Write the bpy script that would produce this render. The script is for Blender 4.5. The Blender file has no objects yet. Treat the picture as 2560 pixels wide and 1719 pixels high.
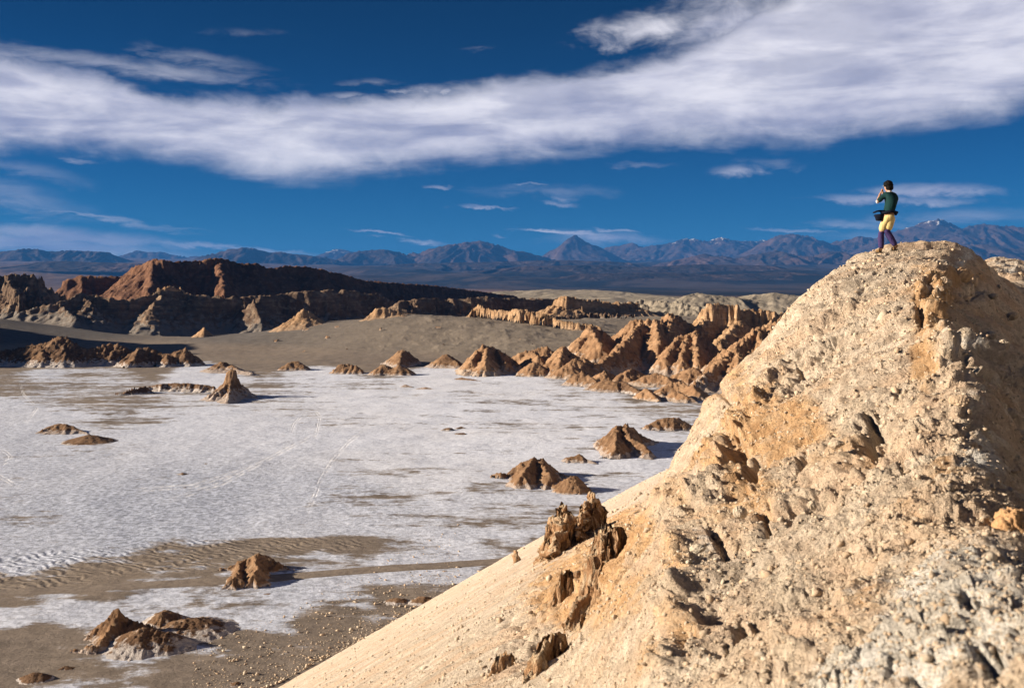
import bpy, bmesh, math, random, mathutils
import numpy as np
R = math.radians
S = bpy.context.scene
C = S.collection
QL = 1.0                                   # mesh density

# ------------------------------------------------------------------ camera
FPX, CX, HY, EYE = 2489.0, 1280.0, 700.0, 60.0      # focal length, centre column, horizon row (photo pixels), eye height
cam_d = bpy.data.cameras.new('camera')
cam = bpy.data.objects.new('camera', cam_d); C.objects.link(cam)
cam.location = (0, 0, EYE); cam.rotation_euler = (R(90), 0, 0)
cam_d.sensor_width = 36; cam_d.lens = 35.0; cam_d.shift_y = -(859.5-HY)/2560.0
cam_d.clip_start = 0.1; cam_d.clip_end = 150000
cam_d.dof.use_dof = True; cam_d.dof.focus_distance = 45; cam_d.dof.aperture_fstop = 5.6
S.camera = cam

# ------------------------------------------------------------------ exposure and render set-up
S.render.engine = 'CYCLES'
S.view_settings.view_transform = 'Standard'; S.view_settings.look = 'None'
S.view_settings.exposure = 1.15; S.view_settings.gamma = 1.0
S.cycles.max_bounces = 4; S.cycles.diffuse_bounces = 1; S.cycles.glossy_bounces = 1
S.cycles.volume_bounces = 0; S.cycles.transmission_bounces = 1
S.cycles.use_denoising = True
S.cycles.caustics_reflective = False; S.cycles.caustics_refractive = False

# ------------------------------------------------------------------ sun
SUN_EL, SUN_AZ = R(17), R(-92)          # azimuth from +Y, clockwise
sun_d = bpy.data.lights.new('sun', 'SUN'); sun_d.energy = 5.0; sun_d.angle = R(0.5)
sun_d.color = (1.0, 0.86, 0.68)
sun = bpy.data.objects.new('sun', sun_d); C.objects.link(sun)
SUNV = mathutils.Vector((math.sin(SUN_AZ)*math.cos(SUN_EL), math.cos(SUN_AZ)*math.cos(SUN_EL), math.sin(SUN_EL)))
sun.rotation_euler = SUNV.to_track_quat('Z', 'Y').to_euler()
sun.location = (-200, 0, 300)

# ------------------------------------------------------------------ small node helper
class NT:
    def __init__(s, nt): s.nt = nt; s.N = nt.nodes; s.L = nt.links
    def n(s, t, **kw):
        o = s.N.new(t)
        for k, v in kw.items():
            if k.startswith('i'):
                key = int(k[1:]) if k[1:].isdigit() else k[1:].replace('_', ' ')
                s.put(o.inputs[key], v)
            else: setattr(o, k, v)
        return o
    def put(s, sock, v):
        if isinstance(v, bpy.types.NodeSocket): s.L.new(v, sock)
        elif isinstance(v, bpy.types.Node): s.L.new(v.outputs[0], sock)
        else: sock.default_value = v
    def m(s, op, a, b=0.0, c=0.0, clamp=False):
        o = s.N.new('ShaderNodeMath'); o.operation = op; o.use_clamp = clamp
        for k, v in enumerate((a, b, c)): s.put(o.inputs[k], v)
        return o.outputs[0]
    def ss(s, x, lo, hi):                  # smooth step
        o = s.N.new('ShaderNodeMapRange'); o.interpolation_type = 'SMOOTHSTEP'
        for k, v in enumerate((x, lo, hi, 0.0, 1.0)): s.put(o.inputs[k], v)
        return o.outputs[0]
    def mix(s, f, a, b, mode='MIX'):
        o = s.N.new('ShaderNodeMix'); o.data_type = 'RGBA'; o.blend_type = mode
        s.put(o.inputs[0], f)
        for k, v in ((6, a), (7, b)):
            if isinstance(v, (tuple, list)) and len(v) == 3: v = (*v, 1)
            s.put(o.inputs[k], v)
        return o.outputs[2]
    def noise(s, vec, scale, det=4, rough=0.55, dist=0.0, dim='3D'):
        o = s.N.new('ShaderNodeTexNoise'); o.noise_dimensions = dim
        if vec is not None: s.put(o.inputs['Vector'], vec)
        s.put(o.inputs['Scale'], scale); s.put(o.inputs['Detail'], det)
        s.put(o.inputs['Roughness'], rough); s.put(o.inputs['Distortion'], dist)
        return o.outputs['Fac']
    def mapped(s, vec, scale=(1, 1, 1), rot=(0, 0, 0), loc=(0, 0, 0)):
        o = s.N.new('ShaderNodeMapping'); s.put(o.inputs['Vector'], vec)
        o.inputs['Scale'].default_value = scale; o.inputs['Rotation'].default_value = rot
        o.inputs['Location'].default_value = loc
        return o.outputs[0]

# ------------------------------------------------------------------ sky with clouds
def az_el(px, py):
    u, v = (px-CX)/FPX, (HY-py)/FPX
    a = math.atan(u); return a, math.atan(v*math.cos(a))
W = bpy.data.worlds.new('World'); S.world = W; W.use_nodes = True
w = NT(W.node_tree); w.N.clear()
sky = w.n('ShaderNodeTexSky', sky_type='NISHITA', sun_disc=False)
sky.sun_elevation = SUN_EL; sky.sun_rotation = SUN_AZ
sky.altitude = 2500; sky.air_density = 1.0; sky.dust_density = 0.1; sky.ozone_density = 4.0
bcg = w.n('ShaderNodeBackground'); out = w.n('ShaderNodeOutputWorld'); w.L.new(bcg.outputs[0], out.inputs[0])
tc = w.n('ShaderNodeTexCoord').outputs['Generated']
sx = w.n('ShaderNodeSeparateXYZ', i0=tc)
X, Y, Z = sx.outputs
az = w.m('ARCTAN2', X, Y); el = w.m('ARCSINE', Z)
ae = w.n('ShaderNodeCombineXYZ', i0=az, i1=el, i2=0.0).outputs[0]
hs = w.n('ShaderNodeHueSaturation'); hs.inputs['Saturation'].default_value = 1.18
w.L.new(sky.outputs[0], hs.inputs['Color'])
elramp = w.ss(el, -0.02, 0.30)
skyc = w.mix(1.0, hs.outputs[0], w.mix(elramp, (0.020, 0.16, 0.265), (0.0002, 0.078, 0.120)), 'MULTIPLY')
def fcurve(x, pts, lo=-0.75, hi=0.75, ylo=0.0, yhi=0.5):
    o = w.n('ShaderNodeFloatCurve')
    t = w.m('DIVIDE', w.m('SUBTRACT', x, lo), hi-lo, clamp=True)
    w.L.new(t, o.inputs['Value'])
    cu = o.mapping.curves[0]
    P = [((a-lo)/(hi-lo), (e-ylo)/(yhi-ylo)) for a, e in (az_el(*p) for p in pts)]
    cu.points[0].location = (0, P[0][1]); cu.points[1].location = (1, P[-1][1])
    for a, e in P: cu.points.new(a, e)
    o.mapping.update()
    return w.m('MULTIPLY_ADD', o.outputs[0], yhi-ylo, ylo)
st1 = w.mapped(ae, (3.0, 14.0, 1.0), (0, 0, R(4)))
st2 = w.mapped(ae, (9.0, 40.0, 1.0), (0, 0, R(7)), (3, 1, 0))
nA = w.noise(st1, 2.2, 6, 0.55, 0.35)
nB = w.noise(st2, 1.6, 7, 0.62, 0.5)
nC = w.noise(w.mapped(ae, (1, 1.7, 1)), 26, 7, 0.6, 0.4)
nW = w.noise(w.mapped(ae, (1.0, 1.6, 1), (0, 0, 0), (5, 2, 0)), 9, 4, 0.5)
warp = w.m('ADD', w.m('MULTIPLY', w.m('SUBTRACT', nA, 0.5), 0.045), w.m('MULTIPLY', w.m('SUBTRACT', nC, 0.5), 0.022))
elw = w.m('ADD', el, warp)
top = fcurve(az, [(-100, 110), (0, 130), (150, 165), (300, 200), (380, 228), (560, 243), (800, 248), (1000, 226), (1180, 202), (1300, 190), (1430, 182), (1560, 158), (1640, 140), (1720, 112), (1820, 60), (1960, -20), (2120, -110), (2300, -200), (2700, -400)], ylo=-0.1, yhi=0.5)
bot = fcurve(az, [(-100, 380), (0, 388), (220, 392), (440, 415), (560, 440), (700, 460), (820, 455), (1000, 432), (1280, 412), (1500, 388), (1750, 372), (2000, 368), (2200, 345), (2400, 315), (2560, 275), (2700, 230)])
upw = w.m('MULTIPLY_ADD', nW, 0.03, 0.006)
a_top = w.ss(w.m('SUBTRACT', top, elw), -0.006, upw)
a_bot = w.ss(w.m('SUBTRACT', elw, bot), -0.006, w.m('MULTIPLY_ADD', nA, 0.05, 0.004))
dens = w.m('MULTIPLY', a_top, a_bot)
thin = w.m('ADD', w.m('MULTIPLY_ADD', w.ss(nA, 0.30, 0.62), 0.16, 0.74), w.m('MULTIPLY', w.ss(nB, 0.3, 0.65), 0.12))
dens = w.m('MULTIPLY', dens, thin)
azb = w.m('ADD', az, w.m('MULTIPLY', w.m('SUBTRACT', nB, 0.5), 0.07)); elb = w.m('ADD', el, w.m('ADD', w.m('MULTIPLY', w.m('SUBTRACT', nC, 0.5), 0.014), w.m('MULTIPLY', w.m('SUBTRACT', nB, 0.5), 0.010)))
def blob(cx, cy, rx, ry, rot, amp, edge=0.5, nz=nB, nk=1.5):
    """soft streaky cloud round a pixel of the photograph, in azimuth and elevation"""
    a0, e0 = az_el(cx, cy)
    dx = w.m('SUBTRACT', azb, a0); dy = w.m('SUBTRACT', elb, e0)
    c, s_ = math.cos(R(rot)), math.sin(R(rot)); k = FPX
    xr = w.m('ADD', w.m('MULTIPLY', dx, c*k/rx), w.m('MULTIPLY', dy, s_*k/rx))
    yr = w.m('ADD', w.m('MULTIPLY', dx, -s_*k/ry), w.m('MULTIPLY', dy, c*k/ry))
    d = w.m('SQRT', w.m('ADD', w.m('MULTIPLY', xr, xr), w.m('MULTIPLY', yr, yr)))
    v = w.m('MULTIPLY_ADD', w.m('SUBTRACT', nz, 0.5), nk*2, w.m('SUBTRACT', 1.0, d))
    return w.m('MULTIPLY', w.ss(v, -0.1, edge*1.5), amp)
alpha = dens
BL = [ (1620, 72, 200, 55, 8, .9, 1.0, nC, 1.0), (1820, 50, 260, 110, 8, .9, 1.0, nC, .9), (1530, 75, 110, 30, 5, .8, 1.0, nC, 1.1), (1950, 40, 260, 100, 5, .9, 1, nC, .8),
       (260, 160, 420, 28, -3, .45, .9, nB, 1.2), (500, 150, 200, 22, -5, .28, .9, nB, 1.2), (60, 190, 260, 60, -12, .8, .9, nB, .8),
       (1050, 226, 70, 16, 3, .8, .9, nC, 1.4), (860, 240, 70, 10, 0, .4, .9, nC, 1.5), (620, 82, 90, 14, 0, .12, 1, nC, 1.4), (930, 205, 70, 9, 0, .2, 1, nC, 1.3),
       (-60, 600, 560, 27, -4, .85, .5, nB, .7), (160, 590, 330, 24, -4, .8, .6, nB, .8), (560, 617, 260, 9, -4, .75, .7, nB, .8),
       (60, 500, 200, 45, -14, .45, 1, nB, 1.2), (240, 545, 240, 10, -8, .55, .8, nB, .9), (60, 420, 170, 22, -10, .3, 1, nB, 1.1), (420, 568, 120, 6, -6, .3, 1, nB, 1),
       (200, 402, 60, 8, -5, .35, .8, nC, 1),
       (955, 580, 80, 5, -7, .75, .6, nB, .7), (1050, 604, 85, 9, -5, .7, .7, nB, .8), (930, 592, 30, 4, 0, .3, .7, nB, .8),
       (1410, 581, 150, 8, -2, .9, .5, nB, .7), (1520, 594, 180, 20, -4, .85, .8, nC, .7), (1540, 574, 70, 6, -4, .6, .7, nC, .8), (1440, 600, 120, 22, 0, .5, 1, nC, .8),
       (1245, 590, 26, 5, -10, .4, .8, nC, .8),
       (1210, 517, 70, 6, -5, .6, .7, nC, .9), (1110, 466, 50, 6, -2, .45, .7, nC, 1), (1400, 495, 60, 9, -4, .35, .9, nC, 1.2), (1380, 480, 190, 22, 0, .3, 1, nB, 1.4), (1390, 508, 60, 6, -4, .45, .8, nC, 1.1), (1330, 460, 50, 4, 0, .4, .8, nC, 1),
       (1832, 428, 85, 20, 5, .75, 1.1, nC, 1.2), (1950, 408, 90, 18, -8, .25, 1.1, nC, 1.3), (1600, 412, 100, 8, -2, .3, .9, nB, 1),
       (2330, 475, 150, 20, -2, .8, .8, nC, .9), (2230, 500, 200, 16, -3, .75, .8, nC, 1.0), (2100, 497, 110, 7, -2, .55, .8, nB, .9), (2390, 545, 260, 28, 0, .5, 1, nB, 1.1), (2130, 560, 140, 12, -3, .45, .9, nB, 1.1),
       (1990, 575, 130, 7, -5, .5, .8, nB, .9), (1200, 120, 40, 8, 0, .1, 1, nC, 1), (2200, 590, 260, 16, 0, .3, 1, nB, 1) ]
for b in BL: alpha = w.m('MAXIMUM', alpha, blob(*b))
inview = w.m('MULTIPLY', w.m('SUBTRACT', 1.0, w.ss(w.m('ABSOLUTE', az), 0.62, 0.95)), w.m('SUBTRACT', 1.0, w.ss(el, 0.42, 0.62)))   # the bank thins out beside and above the view
alpha = w.m('MAXIMUM', w.m('MULTIPLY', alpha, inview), w.m('MULTIPLY', w.m('SUBTRACT', 1.0, inview), w.m('MULTIPLY', w.ss(nA, 0.55, 0.7), 0.5)))
# thick cloud is bright where it faces the sun, lavender in its hollows
shade = w.m('ADD', w.m('MULTIPLY', w.ss(nA, 0.36, 0.62), 0.55), w.m('MULTIPLY', w.ss(nW, 0.35, 0.65), 0.35))
nearTop = w.ss(w.m('DIVIDE', w.m('SUBTRACT', elw, bot), 0.085), 0.0, 1.0)
shade = w.m('ADD', w.m('ADD', w.m('MULTIPLY', shade, 0.75), w.m('MULTIPLY', w.m('SUBTRACT', nC, 0.5), 0.25)), w.m('MULTIPLY', nearTop, 0.35), clamp=True)
band2 = blob(2250, 60, 900, 260, 6, 0.5, 1.2, nA, 1.0)
shade = w.m('SUBTRACT', shade, w.m('MULTIPLY', band2, 0.5), clamp=True)
cloudc = w.mix(shade, (0.20, 0.21, 0.31), (0.58, 0.56, 0.59))
sc10 = w.m('MULTIPLY', 1.0, 1.0)
SKY_STR = 0.10
cl = w.mix(1.0, cloudc, (1/SKY_STR*0.80,)*3, 'MULTIPLY')
w.L.new(w.mix(alpha, skyc, cl), bcg.inputs['Color']); bcg.inputs['Strength'].default_value = SKY_STR

# ------------------------------------------------------------------ noise in numpy
rng = np.random.default_rng(7)
PERM = np.concatenate([rng.permutation(256)]*3).astype(np.int32)
ANG = rng.uniform(0, 2*np.pi, 256); GX, GY = np.cos(ANG).astype(np.float32), np.sin(ANG).astype(np.float32)
def pn(x, y, seed=0):
    x = np.asarray(x, np.float64)+seed*17.31; y = np.asarray(y, np.float64)+seed*9.77
    xi = np.floor(x).astype(np.int64); yi = np.floor(y).astype(np.int64)
    fx = (x-xi).astype(np.float32); fy = (y-yi).astype(np.float32)
    xi &= 255; yi &= 255
    u = fx*fx*fx*(fx*(fx*6-15)+10); v = fy*fy*fy*(fy*(fy*6-15)+10)
    def g(a, b, dx, dy):
        h = PERM[PERM[a]+b]; return GX[h]*dx+GY[h]*dy
    x1, y1 = (xi+1) & 255, (yi+1) & 255
    a = g(xi, yi, fx, fy); b = g(x1, yi, fx-1, fy); c = g(xi, y1, fx, fy-1); d = g(x1, y1, fx-1, fy-1)
    return ((a+(b-a)*u)+((c+(d-c)*u)-(a+(b-a)*u))*v)*1.5
def fbm(x, y, o=4, gain=0.5, seed=0):
    r, a, f = 0, 1.0, 1.0
    for k in range(o): r = r+a*pn(x*f, y*f, seed+k*3); a *= gain; f *= 2.03
    return r
def ridged(x, y, o=3, gain=0.5, seed=0):
    r, a, f, t = 0, 1.0, 1.0, 0
    for k in range(o): r = r+a*(1-np.abs(pn(x*f, y*f, seed+k*5))*2); t += a; a *= gain; f *= 2.07
    return r/t
def sst(x, a, b):
    t = np.clip((x-a)/(b-a), 0, 1); return t*t*(3-2*t)
RT = rng.uniform(0, 1, (3, 65536)).astype(np.float32)
def clod(x, y, seed=0):
    """rounded lumps (distance to the nearest scattered point), 1 at a lump's middle"""
    xi = np.floor(x).astype(np.int64); yi = np.floor(y).astype(np.int64); best = np.full(np.shape(x), 9.0, np.float32)
    hh = np.zeros(np.shape(x), np.float32)
    for i in (-1, 0, 1):
        for j in (-1, 0, 1):
            a, b = xi+i, yi+j
            h = ((a*73856093) ^ (b*19349663) ^ (seed*83492791)) & 65535
            d = (a+RT[0][h]-x)**2+(b+RT[1][h]-y)**2
            k = d < best; best = np.where(k, d, best); hh = np.where(k, RT[2][h], hh)
    return np.clip(1-np.sqrt(best)*1.35, 0, 1).astype(np.float32), hh

# ------------------------------------------------------------------ mesh and tagging helpers
def at(px, py, D): return ((px-CX)/FPX*D, D, EYE-(py-HY)/FPX*D)
def mesh(name, co, faces, mat=None, parent=None, attrs=None, smooth=True):
    me = bpy.data.meshes.new(name)
    co = np.ascontiguousarray(co, np.float32); faces = np.ascontiguousarray(faces, np.int32)
    me.vertices.add(len(co)); me.vertices.foreach_set('co', co.ravel())
    k = faces.shape[1]
    me.loops.add(faces.size); me.loops.foreach_set('vertex_index', faces.ravel())
    me.polygons.add(len(faces)); me.polygons.foreach_set('loop_start', np.arange(0, faces.size, k, dtype=np.int32))
    if smooth: me.polygons.foreach_set('use_smooth', np.ones(len(faces), bool))
    me.update(calc_edges=True); me.validate()
    for kk, v in (attrs or {}).items():
        a = me.attributes.new(kk, 'FLOAT', 'POINT'); a.data.foreach_set('value', np.ascontiguousarray(v, np.float32))
    if mat: me.materials.append(mat)
    o = bpy.data.objects.new(name, me); C.objects.link(o)
    if parent: o.parent = parent
    return o
def tag(o, label=None, cat=None, group=None, kind=None):
    for k, v in (('label', label), ('category', cat), ('group', group), ('kind', kind)):
        if v: o[k] = v
    return o
def grid_faces(nr, nc, keep=None):
    i = np.arange(nr*nc, dtype=np.int32).reshape(nr, nc)
    f = np.stack([i[:-1, :-1], i[:-1, 1:], i[1:, 1:], i[1:, :-1]], -1).reshape(-1, 4)
    if keep is not None: f = f[keep.ravel()[f].all(1)]
    return f
def compact(co, f, attrs):
    used = np.zeros(len(co), bool); used[f.ravel()] = True
    ix = np.cumsum(used)-1
    return co[used], ix[f].astype(np.int32), {k: v[used] for k, v in attrs.items()}
def tps_fit(P, V, lam=1e-4):
    P = np.asarray(P, float); V = np.asarray(V, float); n = len(P)
    d2 = ((P[:, None]-P[None])**2).sum(-1); K = np.where(d2 > 0, d2*np.log(d2+1e-12), 0)+lam*np.eye(n)
    A = np.block([[K, np.ones((n, 1)), P], [np.ones((1, n)), np.zeros((1, 3))], [P.T, np.zeros((2, 3))]])
    return P, np.linalg.solve(A, np.concatenate([V, np.zeros(3)]))
def tps(M, x, y):
    P, c = M; n = len(P); r = c[n]+c[n+1]*x+c[n+2]*y
    for k in range(n):
        d2 = (x-P[k, 0])**2+(y-P[k, 1])**2; r = r+c[k]*d2*np.log(d2+1e-12)
    return r
def shep(pts, px, py, sx, sy, seedv=0.0):
    """smooth blend of values given at pixels: pts = (px, py, value)"""
    num = np.full(px.shape, seedv*1e-6); den = np.full(px.shape, 1e-6)
    for a, b, v in pts:
        q = 1.0/(((px-a)/sx)**2+((py-b)/sy)**2+0.15)**2; num += q*v; den += q
    return num/den
def seg_dist(px, py, poly):
    """distance to a polyline, with the fraction along it"""
    best = np.full(np.shape(px), 1e9); tt = np.zeros(np.shape(px)); n = len(poly)-1
    for k in range(n):
        (ax, ay), (bx, by) = poly[k][:2], poly[k+1][:2]
        dx, dy = bx-ax, by-ay; L2 = dx*dx+dy*dy+1e-9
        t = np.clip(((px-ax)*dx+(py-ay)*dy)/L2, 0, 1)
        d = np.hypot(px-ax-t*dx, py-ay-t*dy); m_ = d < best
        best = np.where(m_, d, best); tt = np.where(m_, (k+t)/n, tt)
    return best, tt

# ------------------------------------------------------------------ materials
def new_mat(name):
    m_ = bpy.data.materials.new(name); m_.use_nodes = True; nt = NT(m_.node_tree)
    b = nt.N['Principled BSDF']; b.inputs['Roughness'].default_value = 0.95; b.inputs['Specular IOR Level'].default_value = 0.12
    nt.b = b; nt.mat = m_; nt.pos = nt.n('ShaderNodeNewGeometry').outputs['Position']
    return nt
def bump(nt, layers):
    prev = None
    for h, dist, st in layers:
        o = nt.n('ShaderNodeBump'); nt.put(o.inputs['Height'], h); nt.put(o.inputs['Distance'], dist); nt.put(o.inputs['Strength'], st)
        if prev is not None: nt.L.new(prev, o.inputs['Normal'])
        prev = o.outputs[0]
    nt.L.new(prev, nt.b.inputs['Normal'])
def attr(nt, name): return nt.n('ShaderNodeAttribute', attribute_name=name).outputs['Fac']

def rock_mat(name, dark, mid, light, sc=0.1, strata=0.0, salt_h=None, bd=1.0, salt_col=(0.62, 0.58, 0.56), fine=None):
    """eroded clay: blotches, horizontal beds, crust of salt near the foot (attribute 'foot')"""
    nt = new_mat(name); p = nt.pos
    n1 = nt.noise(p, sc, 6, 0.6, 0.6); n2 = nt.noise(p, sc*7, 5, 0.65)
    c = nt.mix(nt.ss(n1, 0.38, 0.64), dark, mid); c = nt.mix(nt.m('MULTIPLY', nt.ss(n2, 0.45, 0.7), 0.6), c, light)
    h2 = nt.noise(nt.mapped(p, (0.12, 0.12, 1.0)), sc*9, 4, 0.7, 0.2)
    if strata > 0: c = nt.mix(nt.m('MULTIPLY', nt.ss(h2, 0.42, 0.62), strata), c, dark)
    if salt_h:
        f = attr(nt, 'foot')
        k = nt.ss(nt.m('ADD', f, nt.m('MULTIPLY', nt.m('SUBTRACT', n2, 0.5), 2.6)), 0.35, 0.75)
        c = nt.mix(nt.m('MULTIPLY', k, salt_h), c, salt_col)
    nt.put(nt.b.inputs['Base Color'], c)
    nb = nt.noise(p, sc*5, 8, 0.68); nf = nt.noise(p, fine or sc*40, 4, 0.7)
    L = [(nb, 6.0*bd, 0.35), (nf, 0.8*bd, 0.4)]
    if strata > 0: L.append((h2, 2.0*bd, 0.25+0.3*strata))
    bump(nt, L)
    return nt.mat
M = {}
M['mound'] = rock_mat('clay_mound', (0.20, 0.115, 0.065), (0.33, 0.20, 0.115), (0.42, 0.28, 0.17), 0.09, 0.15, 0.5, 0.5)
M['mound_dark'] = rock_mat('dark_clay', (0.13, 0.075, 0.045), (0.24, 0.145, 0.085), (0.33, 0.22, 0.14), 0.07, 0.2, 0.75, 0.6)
M['badland'] = rock_mat('badland_clay', (0.27, 0.155, 0.085), (0.40, 0.24, 0.135), (0.47, 0.31, 0.19), 0.05, 0.2, 0.65, 0.6, (0.52, 0.45, 0.39))
M['mesa'] = rock_mat('mesa_rock', (0.33, 0.20, 0.11), (0.52, 0.34, 0.20), (0.64, 0.46, 0.30), 0.04, 0.75, 0.25, 0.8, (0.36, 0.31, 0.26))
M['redhill'] = rock_mat('red_hill_rock', (0.11, 0.055, 0.036), (0.22, 0.112, 0.067), (0.31, 0.175, 0.105), 0.018, 0.35, None, 2.0)
M['ledge'] = rock_mat('ledge_rock', (0.13, 0.085, 0.06), (0.25, 0.17, 0.115), (0.50, 0.38, 0.26), 0.02, 0.6, 0.85, 1.2, (0.25, 0.225, 0.20))
M['pale'] = rock_mat('pale_hill_earth', (0.22, 0.19, 0.15), (0.34, 0.29, 0.23), (0.45, 0.39, 0.30), 0.03, 0.3, None, 0.6)

def salt_material():
    nt = new_mat('salt_and_sand'); p = nt.pos
    s = attr(nt, 'salt'); tr = attr(nt, 'track'); rp = attr(nt, 'ripple'); far = attr(nt, 'far')
    n1 = nt.noise(nt.mapped(p, (0.55, 1, 1), (0, 0, R(-18))), 0.035, 9, 0.68, 0.6)
    n2 = nt.noise(nt.mapped(p, (0.6, 1, 1), (0, 0, R(12))), 0.25, 6, 0.7)
    n5 = nt.noise(nt.mapped(p, (0.25, 1.6, 1), (0, 0, R(8))), 0.06, 6, 0.7)
    v = nt.m('ADD', s, nt.m('ADD', nt.m('ADD', nt.m('MULTIPLY', nt.m('SUBTRACT', n1, 0.5), 1.3), nt.m('MULTIPLY', nt.m('SUBTRACT', n5, 0.5), 1.2)), nt.m('MULTIPLY', nt.m('SUBTRACT', n2, 0.5), 1.3)))
    k = nt.ss(v, 0.36, 0.66)
    n3 = nt.noise(p, 0.6, 6, 0.75); n4 = nt.noise(p, 0.012, 5, 0.6)
    salt = nt.mix(nt.ss(n3, 0.35, 0.65), (0.64, 0.67, 0.77), (0.84, 0.875, 0.98))
    salt = nt.mix(nt.m('MULTIPLY', nt.ss(n4, 0.4, 0.6), 0.2), salt, (0.74, 0.72, 0.72))
    salt = nt.mix(nt.m('MULTIPLY', attr(nt, 'dull'), 0.9), salt, nt.mix(nt.ss(n3, 0.40, 0.60), (0.25, 0.275, 0.34), (0.61, 0.66, 0.80)))
    sand = nt.mix(nt.ss(n2, 0.35, 0.65), (0.185, 0.152, 0.125), (0.265, 0.218, 0.18))
    sand = nt.mix(nt.m('MULTIPLY', nt.ss(n4, 0.45, 0.62), 0.5), sand, (0.28, 0.225, 0.175))
    sand = nt.mix(attr(nt, 'dune_shade'), sand, nt.mix(nt.ss(n2, 0.35, 0.65), (0.12, 0.107, 0.098), (0.165, 0.148, 0.135)))  # shade put into the sand colour of the left dune
    sand = nt.mix(nt.m('MULTIPLY', attr(nt, 'dune'), 0.8), sand, nt.mix(nt.ss(n3, 0.35, 0.65), (0.19, 0.16, 0.13), (0.29, 0.245, 0.195)))
    c = nt.mix(k, sand, salt)
    c = nt.mix(nt.m('MULTIPLY', tr, 0.8), c, (0.93, 0.93, 0.96))
    # far plain: pinkish flats, then cloud shadow painted dark into the aprons
    m1 = nt.noise(nt.mapped(p, (1.0, 0.4, 0.0)), 0.0007, 9, 0.66, 0.5); m2 = nt.noise(p, 0.004, 5, 0.7)
    plain = nt.mix(nt.ss(m2, 0.35, 0.65), (0.15, 0.095, 0.08), (0.24, 0.155, 0.13))
    apr_shade = nt.mix(nt.ss(nt.m('ADD', m1, nt.m('MULTIPLY', m2, 0.35)), 0.60, 0.78), (0.006, 0.009, 0.014), (0.062, 0.048, 0.048))
    fc = nt.mix(attr(nt, 'apron'), plain, apr_shade)
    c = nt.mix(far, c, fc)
    nt.put(nt.b.inputs['Base Color'], c)
    near = nt.m('SUBTRACT', 1.0, far)
    hb = nt.noise(p, 0.9, 8, 0.75); hm = nt.noise(nt.mapped(p, (0.5, 1, 1), (0, 0, R(-15))), 0.12, 6, 0.62)
    wv = nt.n('ShaderNodeTexWave', wave_type='BANDS', bands_direction='X'); nt.L.new(nt.mapped(p, (1, 1, 1), (0, 0, R(-58))), wv.inputs['Vector'])
    wv.inputs['Scale'].default_value = 0.16; wv.inputs['Distortion'].default_value = 9.0; wv.inputs['Detail'].default_value = 2.0; wv.inputs['Detail Scale'].default_value = 1.2
    bump(nt, [(hm, nt.m('MULTIPLY', near, 1.6), 0.5), (hb, nt.m('MULTIPLY', near, 0.26), 0.8), (k, nt.m('MULTIPLY', near, 0.12), 0.6),
              (wv.outputs['Fac'], nt.m('MULTIPLY', nt.m('MULTIPLY', rp, nt.m('MULTIPLY_ADD', n1, 1.2, -0.1)), 0.42), 0.8), (tr, nt.m('MULTIPLY', near, 0.12), 0.6)])
    return nt.mat
M['salt'] = salt_material()

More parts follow.
